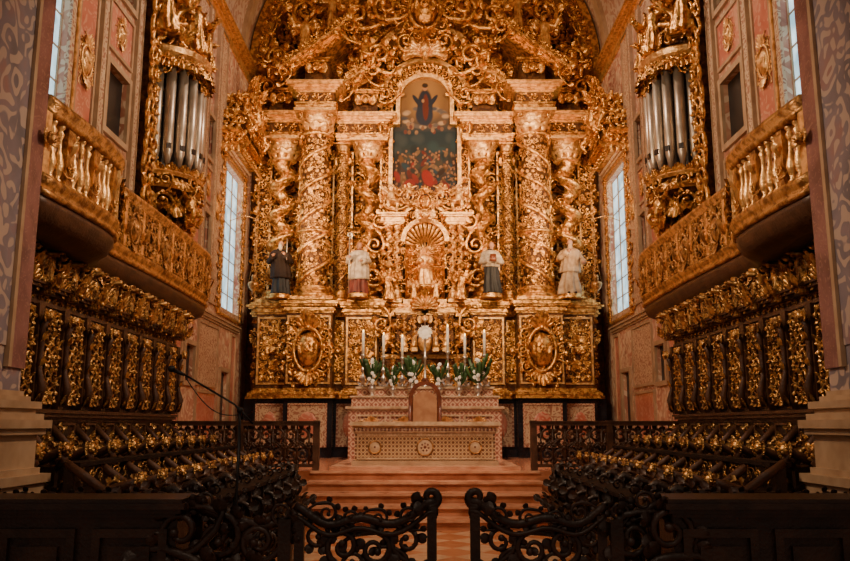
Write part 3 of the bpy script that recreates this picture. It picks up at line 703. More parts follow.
# ------------------------------------------------------------ altar group
M=MB(); M.box(-1.4,1.4,16.55,17.45,.86,1.62,0); M.box(-1.46,1.46,16.5,17.5,.86,.95,2); M.box(-1.5,1.5,16.42,17.55,1.64,1.72,1)
stack(M,-1.42,1.42,16.52,17.5,1.48,[(.03,.0),(.1,.03),(.03,.06)],1)
a=np.linspace(0,2*pi,33)
for x,r in ((0,.16),(-1.0,.12),(1.0,.12)):
    M.add(tf(sphere((0,0,0),(r,.012,r),24,7),(x,16.54,1.22)),1)
    M.add(tube(np.stack([x+r*np.cos(a),16.53+0*a,1.22+r*np.sin(a)],1),.014,6),5)
    M.add(tf(ROS,(x,16.54,1.22),r*1.5,sy=.3),4)
frame(M,-1.36,1.36,.98,1.47,16.55,.03,.02,1)
for i in range(38):
    x=-1.4+i*2.8/37; M.add(tf(LEAF,(x,16.49,1.6),.09,rot=pi,sy=.5),4)
M.build('altar_table',[FRONT,CLOTH,STONE,GOLDP,REDW,GOLDB])
M=MB(); M.box(-1.85,1.85,19.9,21.5,.86,2.0,0); stack(M,-1.85,1.85,19.9,21.5,2.0,[(.04,.03),(.06,.07)],2)
M.box(-1.8,1.8,20.1,21.5,2.1,2.32,1); M.box(-1.84,1.84,20.06,21.5,2.32,2.36,2); M.box(-1.7,1.7,20.55,21.5,2.36,2.55,1); M.box(-1.74,1.74,20.5,21.5,2.55,2.6,2)
for x in(-1.3,-.5,.5,1.3): frame(M,x-.36,x+.36,1.05,1.9,19.9,.04,.04,2); M.add(tf(CART,(x,19.9,1.48),.45,sy=.5),3)
M.build('high_altar',[FRONT2,FRONT2,CLOTH,GOLDP])
g=group('celebrant_chair')
M=MB(); cx,cy,cz=0,18.35,.86
for sx in(-1,1):
    M.add(tube([(cx+sx*.33,cy-.28,cz),(cx+sx*.33,cy-.28,cz+.2),(cx+sx*.33,cy-.28,cz+.82)],[.03,.04,.03],8)); M.add(tube([(cx+sx*.34,cy+.28,cz),(cx+sx*.34,cy+.28,cz+.6),(cx+sx*.34,cy+.36,cz+1.45)],.038,8))
    M.add(tube([(cx+sx*.34,cy+.3,cz+.82),(cx+sx*.35,cy,cz+.86),(cx+sx*.35,cy-.32,cz+.8),(cx+sx*.35,cy-.36,cz+.72)],.035,8))
M.box(cx-.35,cx+.35,cy-.3,cy+.3,cz+.38,cz+.46)
arch(M,cx,cz+1.42,.27,.36,cy+.3,cy+.4,mat=0); M.box(cx-.36,cx-.27,cy+.3,cy+.38,cz+.6,cz+1.43); M.box(cx+.27,cx+.36,cy+.3,cy+.38,cz+.6,cz+1.43); M.box(cx-.3,cx+.3,cy+.3,cy+.38,cz+.6,cz+.7)
M.add(tf(SHELL,(cx,cy+.32,cz+1.76),.09),0)
M.build('frame',[REDW],g)
M=MB(); M.add(sphere((cx,cy,cz+.48),(.34,.3,.07),18,7)); M.box(cx-.28,cx+.28,cy+.3,cy+.36,cz+.68,cz+1.3); 
a=np.linspace(0,pi,20); M.add(loft([np.stack([cx+.28*np.cos(a),np.full(20,yy),cz+1.3+.25*np.sin(a)],1) for yy in (cy+.3,cy+.36)]),0,False)
M.build('upholstery',[LEATH],g)
M=MB(); M.add(lathe([(.11,0),(.12,.03),(.09,.06),(.05,.1),(.04,.14),(.065,.18),(.06,.24),(.03,.28),(.025,.36),(.045,.4),(.05,.44),(.025,.48),(.02,.62),(.035,.66),(.02,.7),(.05,.75),(.06,.78),(.02,.79)],14),0)
for k in range(3): M.add(tf(LEAF,(.08*math.sin(k*2.09),-.08*math.cos(k*2.09),0.02),.16,yaw=k*2.09),0)
M.add(lathe([(.032,.78),(.032,1.32)],10),1); M.add(sphere((0,0,1.36),(.012,.012,.035),8,6),2)
c0=None
for i,x in enumerate((-1.58,-1.06,-.58,.58,1.02,1.52)):
    s=(1.05,1.0,.96,1.15,.98,1.05)[i]
    if c0 is None: c0=M.build('altar_candlestick',[SILV,WHITE,FLAME],None,0,(x,20.75,2.6)); c0.scale=(1.1,1.1,s)
    else: inst(c0,'altar_candlestick',(x,20.75,2.6),None,(1.1,1.1,s))
def vase(seed):
    r_=random.Random(seed); M=MB(); M.add(lathe([(.06,0),(.07,.02),(.03,.05),(.09,.14),(.1,.2),(.05,.27),(.07,.3)],14),0)
    for i in range(26):
        a=r_.uniform(0,6.28); tl=r_.uniform(.0,.3); M.add(tf(leaf(7,.10,.1),(.02*math.cos(a),.02*math.sin(a),.26+r_.uniform(0,.3)),r_.uniform(.3,.65),yaw=a,pitch=tl),1)
    for i in range(12):
        a=r_.uniform(0,6.28); r=r_.uniform(.0,.13)*(1 if i<8 else .5); z=(.32 if i<8 else .65)+r_.uniform(0,.25)
        M.add(tf(ROS,(r*math.cos(a),-abs(r*math.sin(a))-.06,z),.13,yaw=r_.uniform(-.4,.4),rot=r_.uniform(0,3)),2); M.add(tube([(0,0,.25),(r*math.cos(a),-abs(r*math.sin(a)),z)],.006,4),1)
    return M
for k,(x,y,z,s) in enumerate(((-1.32,20.3,2.36,1),(-.8,20.3,2.36,.85),(-.33,20.28,2.36,1.05),(.36,20.28,2.36,.9),(.85,20.3,2.36,.85),(1.32,20.3,2.36,1.05))):
    v0=vase(k).build('flower_vase',[SILV,GREEN,FLOW],None,0,(x,y,z)); v0.scale=(s,s,s)
M=MB(); M.add(lathe([(.16,0),(.17,.04),(.08,.08),(.04,.14),(.07,.2),(.03,.26),(.025,.7),(.06,.75),(.03,.8),(.025,1.2),(.05,1.24),(.02,1.3)],16,(0,20.85,2.6)),0)
for i in range(28):
    a=i*2*pi/28; l=.24 if i%2 else .18; M.add(tube([(.1*math.cos(a),20.85,4.0+.1*math.sin(a)),(l*math.cos(a),20.85,4.0+l*math.sin(a))],[.014,.005],5),0)
M.add(tf(sphere((0,0,0),(.12,.03,.12),18,9),(0,20.85,4.0)),1); M.add(tube([(0,20.85,4.2),(0,20.85,4.4)],.012,6),0); M.add(tube([(-.06,20.85,4.33),(.06,20.85,4.33)],.012,6),0)
for i in range(10):
    a=i*2*pi/10; M.add(tf(ROS,(.14*math.cos(a),20.83,4.0+.14*math.sin(a)),.12),1)
M.build('silver_monstrance',[SILV,FLOW])
M=MB(); M.add(lathe([(.01,-.3),(.04,-.26),(.03,-.2),(.12,-.1),(.15,0),(.13,.04),(.09,.06)],16),0); M.add(lathe([(.05,.02),(.06,.2),(.05,.24)],12),0)
for k in range(3):
    a=k*2.09; M.add(tube([(.14*math.cos(a),.14*math.sin(a),.02),(.0,0,.75)],.006,5),0)
M.add(tube([(0,0,.75),(0,0,1.7)],.007,6),0); M.add(sphere((0,0,.75),.04,8,6),0)
M.add(tube([(0,0,1.7),(0,0,1.76),(.3,0,1.85),(.70,0,1.7)],.012,6),0)
l0=M.build('sanctuary_lamp',[GOLDB],None,0,(4.5,21.0,5.3)); inst(l0,'sanctuary_lamp',(-4.5,21.0,5.3),None,(-1,1,1))
# ------------------------------------------------------------ balustrades
def rail():
    M=MB(); x0,x1,y=-4.95,-2.0,15.7
    M.box(x0,x1,y-.05,y+.05,.87,.93); M.box(x0,x1,y-.07,y+.07,1.64,1.7); M.box(x0,x1,y-.09,y+.09,1.7,1.73)
    for x in (x0+.06,-3.5,x1-.06):
        M.box(x-.06,x+.06,y-.06,y+.06,.81,1.74)
    n=11
    for i in range(n):
        x=x0+.2+(i+.5)*(x1-x0-.4)/n; s=1 if i%2 else -1
        M.add(tf(CURL,(x,y+.05,1.46),.3,rot=s*.6,sx=s)); M.add(tf(CURL,(x,y+.05,1.1),.3,rot=pi+s*.6,sx=s)); M.add(tube([(x+.12,y,.9),(x+.12,y,1.66)],.018,6)); M.add(tf(ROS,(x+.12,y,1.28),.2))
    return M
M=rail(); M.build('carved_balustrade',[WOOD2])
M=rail(); M.V=[v*np.array([-1,1,1]) for v in M.V]; M.build('carved_balustrade.001',[WOOD2])
# ------------------------------------------------------------ side furniture (local x=Y, y=|X|)
def stalls():
    M=MB() # 0 dark wood 1 gold 2 brown wood 3 rough desk
    x0,x1=8.35,15.3; yb=4.72; nb=10; bw=(x1-x0)/nb
    M.box(x0,x1,yb,W,0.45,3.25,0); M.box(x0,x1,yb-1.05,W,0,.45,0); M.box(x0,x1,3.0,yb-1.05,0,.2,0)
    stack(M,x0,x1,yb,W,1.70,[(.05,.02),(.05,.07),(.04,.1)],2); stack(M,x0,x1,yb,W,3.10,[(.05,.03),(.08,.01),(.04,.08),(.04,.15),(.03,.18)],2)
    frieze(M,x0,x1,3.17,yb-.01,.13,1)
    M.box(x0,x1,yb+.1,W,3.3,3.9,2)
    for i in range(nb+1):
        x=x0+i*bw
        M.box(x-.07,x+.07,yb-.09,yb,1.85,3.1,2)
        M.add(tube([(x,yb-.12,1.9),(x,yb-.16,2.1),(x,yb-.11,2.3),(x,yb-.11,2.8),(x,yb-.16,2.95)],[.04,.055,.035,.04,.05],7),2)
        M.add(tf(CHER,(x,yb-.12,2.95),.26),1); M.add(tf(PAL,(x,yb-.1,1.9),.2),1); M.add(tf(LEAF,(x,yb-.1,2.3),.22),1); M.add(tf(LEAF,(x,yb-.1,2.6),.22),1)
        M.add(tf(BUST,(x,yb-.12,3.22),.74,sx=1.1),1)
        M.box(x-.04,x+.04,yb-.72,yb,.45,1.2,0)
        M.add(tube([(x,yb,1.62),(x,yb-.2,1.42),(x,yb-.42,1.24),(x,yb-.62,1.3),(x,yb-.74,1.36),(x,yb-.8,1.27),(x,yb-.72,1.2)],[.05,.05,.05,.055,.06,.05,.04],7),2)
        M.add(tf(CURL,(x,yb-.55,1.33),.22,yaw=pi/2),1); M.add(tf(CHER,(x,yb-.72,1.38),.3),1); M.add(tf(PAL,(x,yb-.74,.9),.35),1); M.add(tf(CURL,(x,yb-.1,1.58),.16,yaw=pi/2),1); M.add(tf(CURL,(x,yb-.3,1.4),.16,yaw=pi/2,rot=1),1)
        M.box(x-.04,x+.04,3.15,3.55,.2,1.0,0)
        M.add(tube([(x,3.6,1.28),(x,3.4,1.14),(x,3.2,1.0),(x,3.02,1.04),(x,2.92,1.08),(x,2.88,.98),(x,2.95,.93)],[.04,.05,.05,.055,.06,.05,.04],7),2)
        M.add(tf(CHER,(x,2.92,1.1),.27),1); M.add(tf(CURL,(x,3.1,1.04),.18,yaw=pi/2),1)
    for i in range(nb):
        xc=x0+(i+.5)*bw; w=bw-.2
        M.box(xc-w/2,xc+w/2,yb-.03,yb,1.9,3.08,0); frame(M,xc-w/2,xc+w/2,1.92,3.06,yb-.03,.025,.03,1)
        for k in range(5):
            z=2.02+k*.225
            for sx in(-1,1): M.add(tf(CURL,(xc+sx*w*.2,yb-.04,z),.19,rot=sx*(.4 if k%2 else -2.2),sx=-sx,sy=1.5),1)
            M.add(tf(LEAF if k%2 else ROS,(xc,yb-.05,z),.16,sy=1.4),1)
        M.add(tf(CURL,(xc-.13,yb-.08,3.42),.24,rot=.5,sx=-1),1); M.add(tf(CURL,(xc+.13,yb-.08,3.42),.24,rot=-.5),1); M.add(tf(PAL,(xc,yb-.1,3.45),.3),1)
        M.box(xc-bw/2+.06,xc+bw/2-.06,yb-.55,yb,.88,.94,0); M.add(tf(CHER,(xc,yb-.5,.78),.25),1)
        M.box(xc-w/2,xc+w/2,yb-.02,yb,1.0,1.66,0); M.add(tf(PAL,(xc,yb-.06,1.46),.16),1); frame(M,xc-w/2,xc+w/2,1.05,1.68,yb-.02,.03,.03,2)
        M.box(xc-bw/2+.06,xc+bw/2-.06,3.1,3.5,.62,.68,0)
    M.box(x0,x1,3.52,3.62,.2,1.24,0); M.box(x0,x1,3.46,3.68,1.24,1.28,3); frieze(M,x0,x1,1.14,3.5,.16,1)
    xa,xb=6.75,12.4
    M.box(xa,xb,2.1,2.2,0,.9,0); M.box(xa,xb,2.6,2.7,0,.62,0); M.box(xa,xb,2.2,2.6,.38,.44,3)
    S=[np.array([(x,1.95,.93),(x,2.2,.98),(x,2.2,1.01),(x,1.95,.97)]) for x in(xa-.05,xb+.05)]; M.add(loft(S),3,False)
    nd=8
    for i in range(nd+1):
        x=xa+i*(xb-xa)/nd
        M.box(x-.05,x+.05,1.98,2.12,0,.94,0); M.add(tf(CURL,(x,1.95,.72),.34,yaw=pi/2),0); M.add(tf(PAL,(x,1.98,.3),.5),0); M.add(tf(CURL,(x,1.93,.25),.25,yaw=pi/2,rot=pi),0)
        M.add(tube([(x,2.75,.3),(x,2.72,.75),(x,2.6,.98),(x,2.45,1.04),(x,2.36,.97),(x,2.42,.9)],[.06,.055,.055,.06,.05,.035],7),0)
        M.add(tf(CURL,(x,2.52,1.0),.24,yaw=pi/2,sy=1.5),2); M.add(tf(CURL,(x,2.05,1.03),.15,yaw=pi/2,sy=1.5),0)
        if i<nd: 
            xc=x+(xb-xa)/nd/2; frame(M,xc-.28,xc+.28,.15,.85,2.1,.05,.04,0); panel(M,xc,.5,.45,.55,2.1,2)
    for yy in (2.0,2.45): 
        M.add(tube([(xb+.05,yy,0),(xb+.1,yy,.5),(xb+.0,yy,.8),(xb+.12,yy,1.02),(xb+.28,yy,1.0),(xb+.26,yy,.86)],[.1,.09,.08,.09,.08,.05],8),0)
        M.add(tf(CURL,(xb+.1,yy,.85),.36,yaw=0,sy=1.2),0); M.add(tf(CURL,(xb+.1,yy,.4),.4,rot=2,sy=1.2),0)
    return M
for nm,sd in (('choir_stalls',1),('choir_stalls.001',2)): stalls().build(nm,[WOOD,GOLDD,WOOD2,WOODR],None,sd)
def balcony():
    M=MB() # 0 dark wood 1 gold 2 pale gold 3 ground
    P=[(8.1,4.0),(8.8,3.95),(9.6,3.93),(10.1,3.97),(10.45,4.1),(10.7,4.3),(10.95,4.42),(11.3,4.45)]+[(x,4.45-.05*math.sin((x-11.3)/5*pi)) for x in np.linspace(11.8,16.2,10)]+[(16.5,4.5),(16.7,4.62),(16.8,4.8),(16.82,5.18)]
    Pa=np.array(P); tt=np.linspace(0,len(P)-1,70); P=np.stack([np.interp(tt,range(len(P)),Pa[:,0]),np.interp(tt,range(len(P)),Pa[:,1])],1)
    M.add(sweep(P,[(-.7,3.72),(-.25,3.74),(-.08,3.82),(-.0,3.95),(-.0,4.04),(-.7,4.05)]),0)
    M.add(sweep(P,[(-.1,4.02),(.03,4.02),(.05,4.06),(.0,4.1),(.02,4.14),(.06,4.2),(.04,4.24),(-.1,4.25)]),1)
    M.add(sweep(P,[(-.13,4.90),(.02,4.90),(.05,4.95),(.02,4.98),(.07,5.03),(.06,5.09),(-.13,5.11)]),1)
    V=np.concatenate([np.column_stack([P,np.full(len(P),4.03)]),np.column_stack([P[:,0],np.full(len(P),W),np.full(len(P),4.03)])]); M.add((V,gridq(2,len(P)),E3),0)
    d=np.concatenate([[0],np.cumsum(np.linalg.norm(np.diff(P,axis=0),axis=1))])
    def at(s):
        x=np.interp(s,d,P[:,0]); y=np.interp(s,d,P[:,1]); x2=np.interp(s+.05,d,P[:,0]); y2=np.interp(s+.05,d,P[:,1]); return x,y,math.atan2(y2-y,x2-x)
    s=.1; sb=np.interp(10.2,P[:,0],d)
    prof=[(.05,0),(.055,.03),(.03,.06),(.05,.12),(.066,.2),(.052,.28),(.028,.38),(.028,.5),(.05,.56),(.026,.6),(.05,.63),(.055,.67)]
    k=0
    while s<sb:
        x,y,yw=at(s)
        if k%4==3: M.add(tf(box(-.08,.08,-.0,.12,4.24,4.91),(x,y,0),yaw=yw),1,False); M.add(tf(CURL,(x,y,4.42),.14,yaw=yw),2); M.add(tf(LEAF,(x,y,4.6),.22,yaw=yw),2)
        else: M.add(lathe(prof,10,(x,y+.05,4.24)),2)
        s+=.165; k+=1
    for sx_ in (.0,sb,):
        x,y,yw=at(sx_); M.add(tf(box(-.11,.11,-.03,.12,4.2,4.95),(x,y,0),yaw=yw),2,False); M.add(tf(CHER,(x,y-.03,4.6),.25,yaw=yw),1)
    L=np.interp(16.5,P[:,0],d); n=9
    M.add(sweep(P[np.searchsorted(d,sb)-1:],[(-.08,4.22),(-.02,4.22),(-.02,4.94),(-.08,4.94)]),3)
    for i in range(n):
        s0=sb+.1+(L-sb-.1)*(i+.5)/n; x,y,yw=at(s0); 
        G=MB(); G.add(tf(CART,(0,0,0),.46)) if i%2==0 else [G.add(tf(CURL,(q*.1,0,w_*.17),.24,rot=q*(1+w_),sx=q)) for q in (-1,1) for w_ in (-1,1)]
        for q in (-.24,.24):
            for w_ in (-.2,.0,.2): G.add(tf(CURL,(q,0,w_),.2,rot=q*6+w_*8,sx=1 if q>0 else -1))
        V=np.concatenate(G.V); Q=np.concatenate(G.Q); T=np.concatenate(G.T) if G.T else E3
        M.add(tf((V,Q,T),(x,y-.02,4.57),yaw=yw,sy=.7),1)
        x,y,yw=at(s0+(L-sb)/n/2); M.add(tf(box(-.05,.05,-.05,.05,4.24,4.92),(x,y,0),yaw=yw),2,False); M.add(tf(LEAF,(x,y-.05,4.4),.3,yaw=yw),1)
    for x in (9,11.2,13.4,15.6):
        M.add(tf(PAL,(x,4.62,3.8),.3,rot=pi),1)
    return M
for nm,sd in (('gallery_balcony',1),('gallery_balcony.001',2)): balcony().build(nm,[WOOD2,GOLDB,GOLDP,GOLD2],None,sd)
def organ():
    M=MB() #0 gold 1 ground 2 pale 3 pipe 4 wood
    cx=15.1; cy=5.15; Rk=.88
    def half(prof,mt,n=25):
        a=np.linspace(-pi/2,pi/2,n); S=[]
        for r,z in prof: S.append(np.stack([cx+r*Rk*np.sin(a)*1.0,cy-r*Rk*np.cos(a),np.full(n,z)],1))
        M.add((np.concatenate(S),gridq(len(prof),n),E3),mt,False)
        c=np.array([[cx,cy,prof[-1][1]]]); V=np.concatenate([S[-1],c]); i=np.arange(n-1); M.add((V,E4,np.stack([i,i+1,np.full(n-1,n)],1)),mt,False)
    half([(.05,5.05),(.2,5.1),(.3,5.25),(.28,5.3),(.5,5.55),(.62,5.8),(.6,5.86),(.82,6.0),(.88,6.08),(.82,6.12),(.85,6.2),(.92,6.26),(.92,6.30)],1)
    half([(.93,6.2),(.97,6.26),(.93,6.30)],2); half([(.84,5.98),(.92,6.04),(.88,6.1)],2)
    for k in range(9):
        f=(k-4)*.36
        for z,r,s in ((6.12,.78,.28),(5.75,.54,.42),(5.4,.34,.34)): M.add(tf(CURL if k%2 else PAL,(cx+r*math.sin(f),cy-r*math.cos(f),z),s,rot=pi if not k%2 else 1,yaw=f),0)
    M.add(tf(PUT0,(cx-.2,cy-.7,5.3),.85,yaw=-.5),0); M.add(tf(CHER,(cx,cy-.5,5.5),.6),0); M.add(tf(CART,(cx,cy-.45,5.2),.5,yaw=0),0)
    half([(.5,6.30),(.5,8.6)],4)
    n=9
    for k in range(n):
        f=(k-(n-1)/2)/(n-1)*pi*.80-.12; r=.74; top=8.0+.35*abs(math.sin(f*1.5)); pr_=.093
        x,y=cx+r*math.sin(f),cy-r*math.cos(f)
        M.add(lathe([(.015,6.30),(pr_,6.66),(pr_,top)],14,(x,y,0)),3)
        M.add(tf(box(-.045,.045,-.02,.01,6.7,6.8),(x+pr_*math.sin(f),y-pr_*math.cos(f),0),yaw=f),4,False)
        M.add(tf(CURL,(x,y-.05,top+.06),.22,yaw=f,rot=k),0); M.add(tf(PAL,(x,y-.08,6.28),.2,yaw=f),0)
    for f in (-pi*.5,pi*.42):
        x,y=cx+.8*math.sin(f),cy-.8*math.cos(f)-.03; M.add(lathe([(.09,6.3),(.07,6.5),(.06,8.3),(.1,8.4)],10,(x,y,0),(6,.1,.4)),0)
        for z in np.linspace(6.55,8.3,9): M.add(tf(CURL,(x,y-.03,z),.26,yaw=f*.5,rot=rng.uniform(-1,1)),0)
    for f in (-1.2,-.5,.5,1.2):
        x,y=cx+.76*math.sin(f),cy-.76*math.cos(f); M.add(tf(ANG if abs(f)<1 else PUT1,(x,y-.05,8.75),1.0,yaw=f),0)
    half([(.84,8.38),(.9,8.42),(.86,8.46),(.92,8.53),(.99,8.6),(1.02,8.7),(.95,8.75)],2)
    for k in range(11):
        f=(k-5)*.3; x,y=cx+.82*math.sin(f),cy-.82*math.cos(f)
        M.add(tf(PAL,(x,y,8.5),.36,rot=pi,yaw=f),0); M.add(tf(CURL,(x,y,8.38),.22,rot=k,yaw=f),0)
    half([(.8,8.75),(.7,9.1),(.72,9.15),(.5,9.5),(.55,9.55),(.3,10.0),(.1,10.4)],1)
    for z,r,s in ((8.95,.7,.5),(9.35,.55,.5),(9.8,.38,.5),(10.2,.2,.5)):
        for k in range(7):
            f=(k-3)*.45; M.add(tf(rng.choice((CURL,PAL,CHER)),(cx+r*math.sin(f),cy-r*math.cos(f),z),s,yaw=f,rot=rng.uniform(-.6,.6)),0)
    for sx in (-1,1):
        x=cx+sx*.92
        M.box(min(x,x+sx*.25),max(x,x+sx*.25),5.05,W,5.7,9.9,1)
        for z in np.linspace(5.7,10,14):
            M.add(tf(CURL,(x+sx*.14,5.03,z),.42,rot=rng.uniform(-1,1)+sx,sx=sx,sy=1.2),0)
        M.add(tf(ANG,(x+sx*.02,4.85,8.9),1.2,yaw=sx*.4),0)
    M.add(tf(PUT0,(cx+.92,4.8,6.1),.7),0)
    return M
for nm,sd in (('pipe_organ',1),('pipe_organ.001',2)): organ().build(nm,[GOLD,GOLD2,GOLDP,PIPE,WOOD],None,sd)
def canopy():
    M=MB(); x0,x1=19.9,22.2
    stack(M,x0,x1,W-.3,W,8.75,[(.08,.02),(.12,.0),(.06,.08),(.06,.16),(.06,.22)],0)
    for i in range(9):
        x=x0+(i+.5)*(x1-x0)/9; M.add(tf(PAL,(x,W-.33,8.8),.45,rot=pi,sy=1.3),0)
    for i in range(3):
        y=W-.1-i*.17
        M.add(tf(PAL,(x0-.03,y,8.85),.5,rot=pi,yaw=-pi/2),0); M.add(tf(CURL,(x0-.05,y,9.0),.35,yaw=-pi/2,rot=i*2),0); M.add(tf(CURL,(x0-.03,y,9.4),.4,yaw=-pi/2,rot=i),0); M.add(tf(CURL,(x0+.17,y,9.9),.4,yaw=-pi/2,rot=i+1),0)
    S=[]
    for f in np.linspace(0,1,8):
        o=.5*(1-f)**.5+.02; S.append(np.array([(x0+.9*f,W-o,9.13+1.3*f),(x1-.9*f,W-o,9.13+1.3*f),(x1-.9*f,W,9.13+1.3*f),(x0+.9*f,W,9.13+1.3*f)]))
    M.add(loft(S),1,False); relief(M,x0+.1,x1-.1,9.2,9.7,W-.5,.45,0); relief(M,x0+.5,x1-.5,9.7,10.4,W-.35,.45,0)
    M.add(tf(CART,(21.05,W-.5,9.9),.9,sy=1.5),0); M.add(tf(PUT0,(20.2,W-.5,9.2),1.1,yaw=-.6),0); M.add(tf(PUT1,(21.9,W-.5,9.2),1.1,yaw=-.3),0); M.add(tf(PAL,(21.05,W-.3,10.5),.8),0)
    for x in (x0+.1,x1+.2):
        for z in np.linspace(4.6,8.5,12): M.add(tf(CURL,(x,W-.02,z),.28,rot=rng.uniform(-1,1)),0)
    return M
for nm,sd in (('gilded_window_pelmet',1),('gilded_window_pelmet.001',2)): canopy().build(nm,[GOLD,GOLD2,GOLDP],None,sd)
# ------------------------------------------------------------ foreground
def bench(sg):
    M=MB(); a,b_=sorted((sg*1.78,sg*3.75))
    M.box(a,b_,6.05,6.4,0,1.0,0); stack(M,a,b_,6.02,6.5,1.0,[(.03,.01),(.03,.04),(.04,.07),(.03,.05)],0)
    stack(M,a,b_,6.05,6.4,0,[(.12,.04),(.04,.02)],0)
    n=3; w=(b_-a)/n
    for i in range(n): frame(M,a+i*w+.06,a+(i+1)*w-.06,.25,.92,6.05,.06,.035,0); M.box(a+i*w+.18,a+(i+1)*w-.18,6.02,6.05,.36,.8,0)
    M.add(tf(CURL,(sg*1.75,6.1,.9),.35,rot=1,sx=sg,sy=1.3),0); M.add(tf(CURL,(sg*1.72,6.1,.5),.45,rot=3,sx=sg,sy=1.3),0)
    M.box(a,b_,6.75,6.85,.0,1.0,0); stack(M,a,b_,6.72,6.95,1.0,[(.03,.02),(.04,.05)],0)
    for i in range(9):
        x=a+.1+i*(b_-a-.2)/8; M.add(tf(CURL,(x,6.72,1.06),.16,sx=sg),0)
    return M
bench(-1).build('choir_bench',[WOOD]); bench(1).build('choir_bench.001',[WOOD])
def gate(sg,x_in,x_out,yaw=0):
    M=MB(); y=6.15; L=abs(x_out-x_in)
    def px(u): return x_in+sg*u
    t_=np.linspace(0,1,22); th=-2.2+t_*7.2; rr=.062*(1-t_)+.012
    ex=[(px(.03),y,.98)]+[(px(.03-.01*i),y,1.0+.025*i) for i in range(3)]+[(px(.045+rr[i]*math.cos(pi-th[i])),y,1.13+rr[i]*math.sin(th[i])) for i in range(22)]
    M.add(tube(ex,np.concatenate([np.full(4,.036),np.linspace(.036,.02,22)]),8))
    M.add(tf(leaf(8,.3,.35),(px(.06),y-.02,1.08),.15,rot=-sg*1.9,sy=1.3)); M.add(tf(leaf(8,.3,.35),(px(.1),y-.02,1.1),.13,rot=-sg*1.0,sy=1.3))
    us=np.linspace(0,L,18); zz=.93+.13*np.exp(-(us/.13)**2)-.02*us/L+.0*us+.10*np.clip((us/L-.7)/.3,0,1)**2+.025*np.sin(us*14)
    M.add(tube(np.stack([px(us),np.full(18,y),zz+.04],1),.034,8)); M.add(tube(np.stack([px(us),np.full(18,y-.02),zz-.03],1),.018,6))
    M.box(min(px(0),px(.07)),max(px(0),px(.07)),y-.035,y+.035,.08,1.02); M.box(min(px(L-.07),px(L)),max(px(L-.07),px(L)),y-.035,y+.035,.08,1.0)
    M.box(min(px(0),px(L)),max(px(0),px(L)),y-.03,y+.03,.1,.2); M.box(min(px(0),px(L)),max(px(0),px(L)),y-.025,y+.025,.52,.57)
    for (u,z,s,r) in ((.22,.82,.24,.4),(.45,.76,.26,2.8),(.68,.78,.26,.4),(.88,.86,.22,2.6),(.3,.66,.2,3.2),(.6,.66,.2,0),(.25,.35,.3,0),(.55,.35,.3,3),(.82,.35,.28,0)):
        if u<L: M.add(tf(CURL,(px(u),y+.03,z),s,rot=r*sg,sx=sg,sy=.8))
    for (u,z,s,r) in ((.2,1.0,.15,.3),(.42,.98,.14,2.8),(.62,.98,.14,.2),(.8,1.02,.15,2.8)):
        if u<L: M.add(tf(CURL,(px(u),y+.01,z),s,rot=r*sg,sx=sg,sy=1.2))
    return M
gate(-1,.085,-.95).build('carved_gate',[WOOD]); gate(1,.33,1.32).build('carved_gate.001',[WOOD])
def sider(sg):
    M=MB(); 
    def bx(a,b_,*r): M.box(min(sg*a,sg*b_),max(sg*a,sg*b_),*r)
    a0=.97 if sg<0 else 1.34
    bx(a0,1.76,6.1,6.2,0,.14); bx(a0,a0+.09,6.08,6.22,0,.98); M.add(tf(CURL,(sg*(a0+.07),6.15,1.02),.16,rot=sg*.6,sx=sg,sy=1.6))
    M.add(tube([(sg*(a0+.05),6.15,.98),(sg*(a0+.2),6.15,.92),(sg*1.5,6.15,1.0),(sg*1.76,6.15,1.1)],.04,8))
    for (u,z,s,r) in ((1.2,.82,.3,1),(1.5,.85,.34,3),(1.25,.5,.4,0),(1.55,.45,.3,2),(1.6,1.1,.18,0.5)):
        if u>a0: M.add(tf(CURL,(sg*u,6.16,z),s,rot=r,sx=sg,sy=1.2))
    return M
sider(-1).build('carved_gate_post_panel',[WOOD]); sider(1).build('carved_gate_post_panel.001',[WOOD])
g=group('microphone_stand')
M=MB(); bx_,by=-1.62,7.2
M.add(lathe([(.15,0),(.15,.02),(.03,.04),(.014,.06)],20,(bx_,by,0))); M.add(tube([(bx_,by,.04),(bx_,by,1.78)],.012,8)); M.add(tube([(bx_+.12,by,1.66),(bx_-.05,by,1.83),(bx_-.52,by,2.1)],.009,8)); M.add(sphere((bx_,by,1.78),.03,8,6)); M.build('boom',[BLACK],g)
M=MB(); M.add(tube([(bx_-.5,by,2.085),(bx_-.6,by,2.13)],[.014,.02],10)); M.add(sphere((bx_-.62,by,2.14),(.035,.03,.03),10,7)); M.build('microphone',[BLACK],g)
M=MB(); t_=np.linspace(0,1,24); M.add(tube(np.stack([bx_-.5+.5*t_,by+.02+0*t_,2.07-.33*t_-.12*np.sin(pi*t_)],1),.005,5)); M.add(tube(np.stack([bx_+.02*np.sin(9*t_),by-.02+0*t_,1.74-1.7*t_],1),.005,5)); M.build('cable',[BLACK],g)
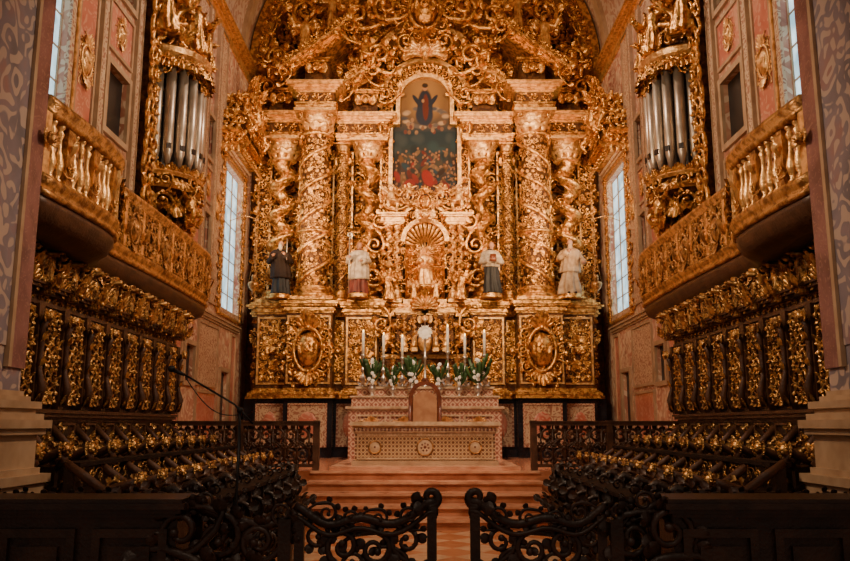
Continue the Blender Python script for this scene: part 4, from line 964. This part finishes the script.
# ------------------------------------------------------------ lights
def aim(o,t): o.rotation_euler=(Vector(t)-o.location).to_track_quat('-Z','Y').to_euler()
def spot(n,loc,t,e,c=(1,.67,.37),ang=70,r=.22,bl=.6):
    l=bpy.data.lights.new(n,'SPOT'); l.energy=e; l.color=c; l.spot_size=math.radians(ang); l.spot_blend=bl; l.shadow_soft_size=r
    o=bpy.data.objects.new(n,l); o.location=loc; bpy.context.collection.objects.link(o); aim(o,t); return o
spot('added_spot',(-3.4,12,9.4),(1.0,23,7.5),3300,ang=62)  # added pair above the frame, lights the altarpiece from the front
spot('added_spot',(3.4,12,9.4),(-1.0,23,7.5),3300,ang=62)  # right twin of the added altarpiece pair
spot('added_spot',(0,13.5,10.5),(0,18.5,.8),2600,(1,.72,.5),46)  # added overhead light for the altar and its steps
spot('added_spot',(-4.7,18.2,5.3),(-.5,22.8,10.5),1500,(1,.63,.32),90)  # added uplight for the upper altarpiece, left side
spot('added_spot',(4.7,18.2,5.3),(.5,22.8,10.5),1500,(1,.63,.32),90)  # matching added uplight, right side
spot('added_spot',(0,16,12.8),(0,23.4,13),500,(1,.66,.38),110,.3)  # added above the frame to brighten the lunette and vault
spot('added_spot',(-2.5,9.5,8),(4.8,13,3.4),1400,(1,.71,.45),95)  # added cross light for the right stalls and gallery
spot('added_spot',(2.5,9.5,8),(-4.8,13,3.4),1400,(1,.71,.45),95)  # added cross light for the left stalls and gallery
spot('added_spot',(0,15,12.5),(-5.2,17,8),950,(1,.74,.56),110)  # added fill for the left wall
spot('added_spot',(0,15,12.5),(5.2,17,8),950,(1,.74,.56),110)  # added fill for the right wall
spot('added_spot',(0,2.0,7.5),(0,7,1.0),260,(1,.72,.5),100,.4)  # added fill over the benches and gates, out of view
w=bpy.data.worlds.new('interior'); bpy.context.scene.world=w; w.use_nodes=True
w.node_tree.nodes['Background'].inputs[0].default_value=(1,.74,.58,1); w.node_tree.nodes['Background'].inputs[1].default_value=.19
# ------------------------------------------------------------ camera
c=bpy.data.cameras.new('camera'); c.lens=34.4; c.sensor_width=36; co=bpy.data.objects.new('camera',c); bpy.context.collection.objects.link(co)
co.location=(0,0,1.65); co.rotation_euler=(math.radians(90+10.1),0,0); bpy.context.scene.camera=co
print('VERTS',sum(len(o.data.vertices) for o in bpy.data.objects if o.type=='MESH'))
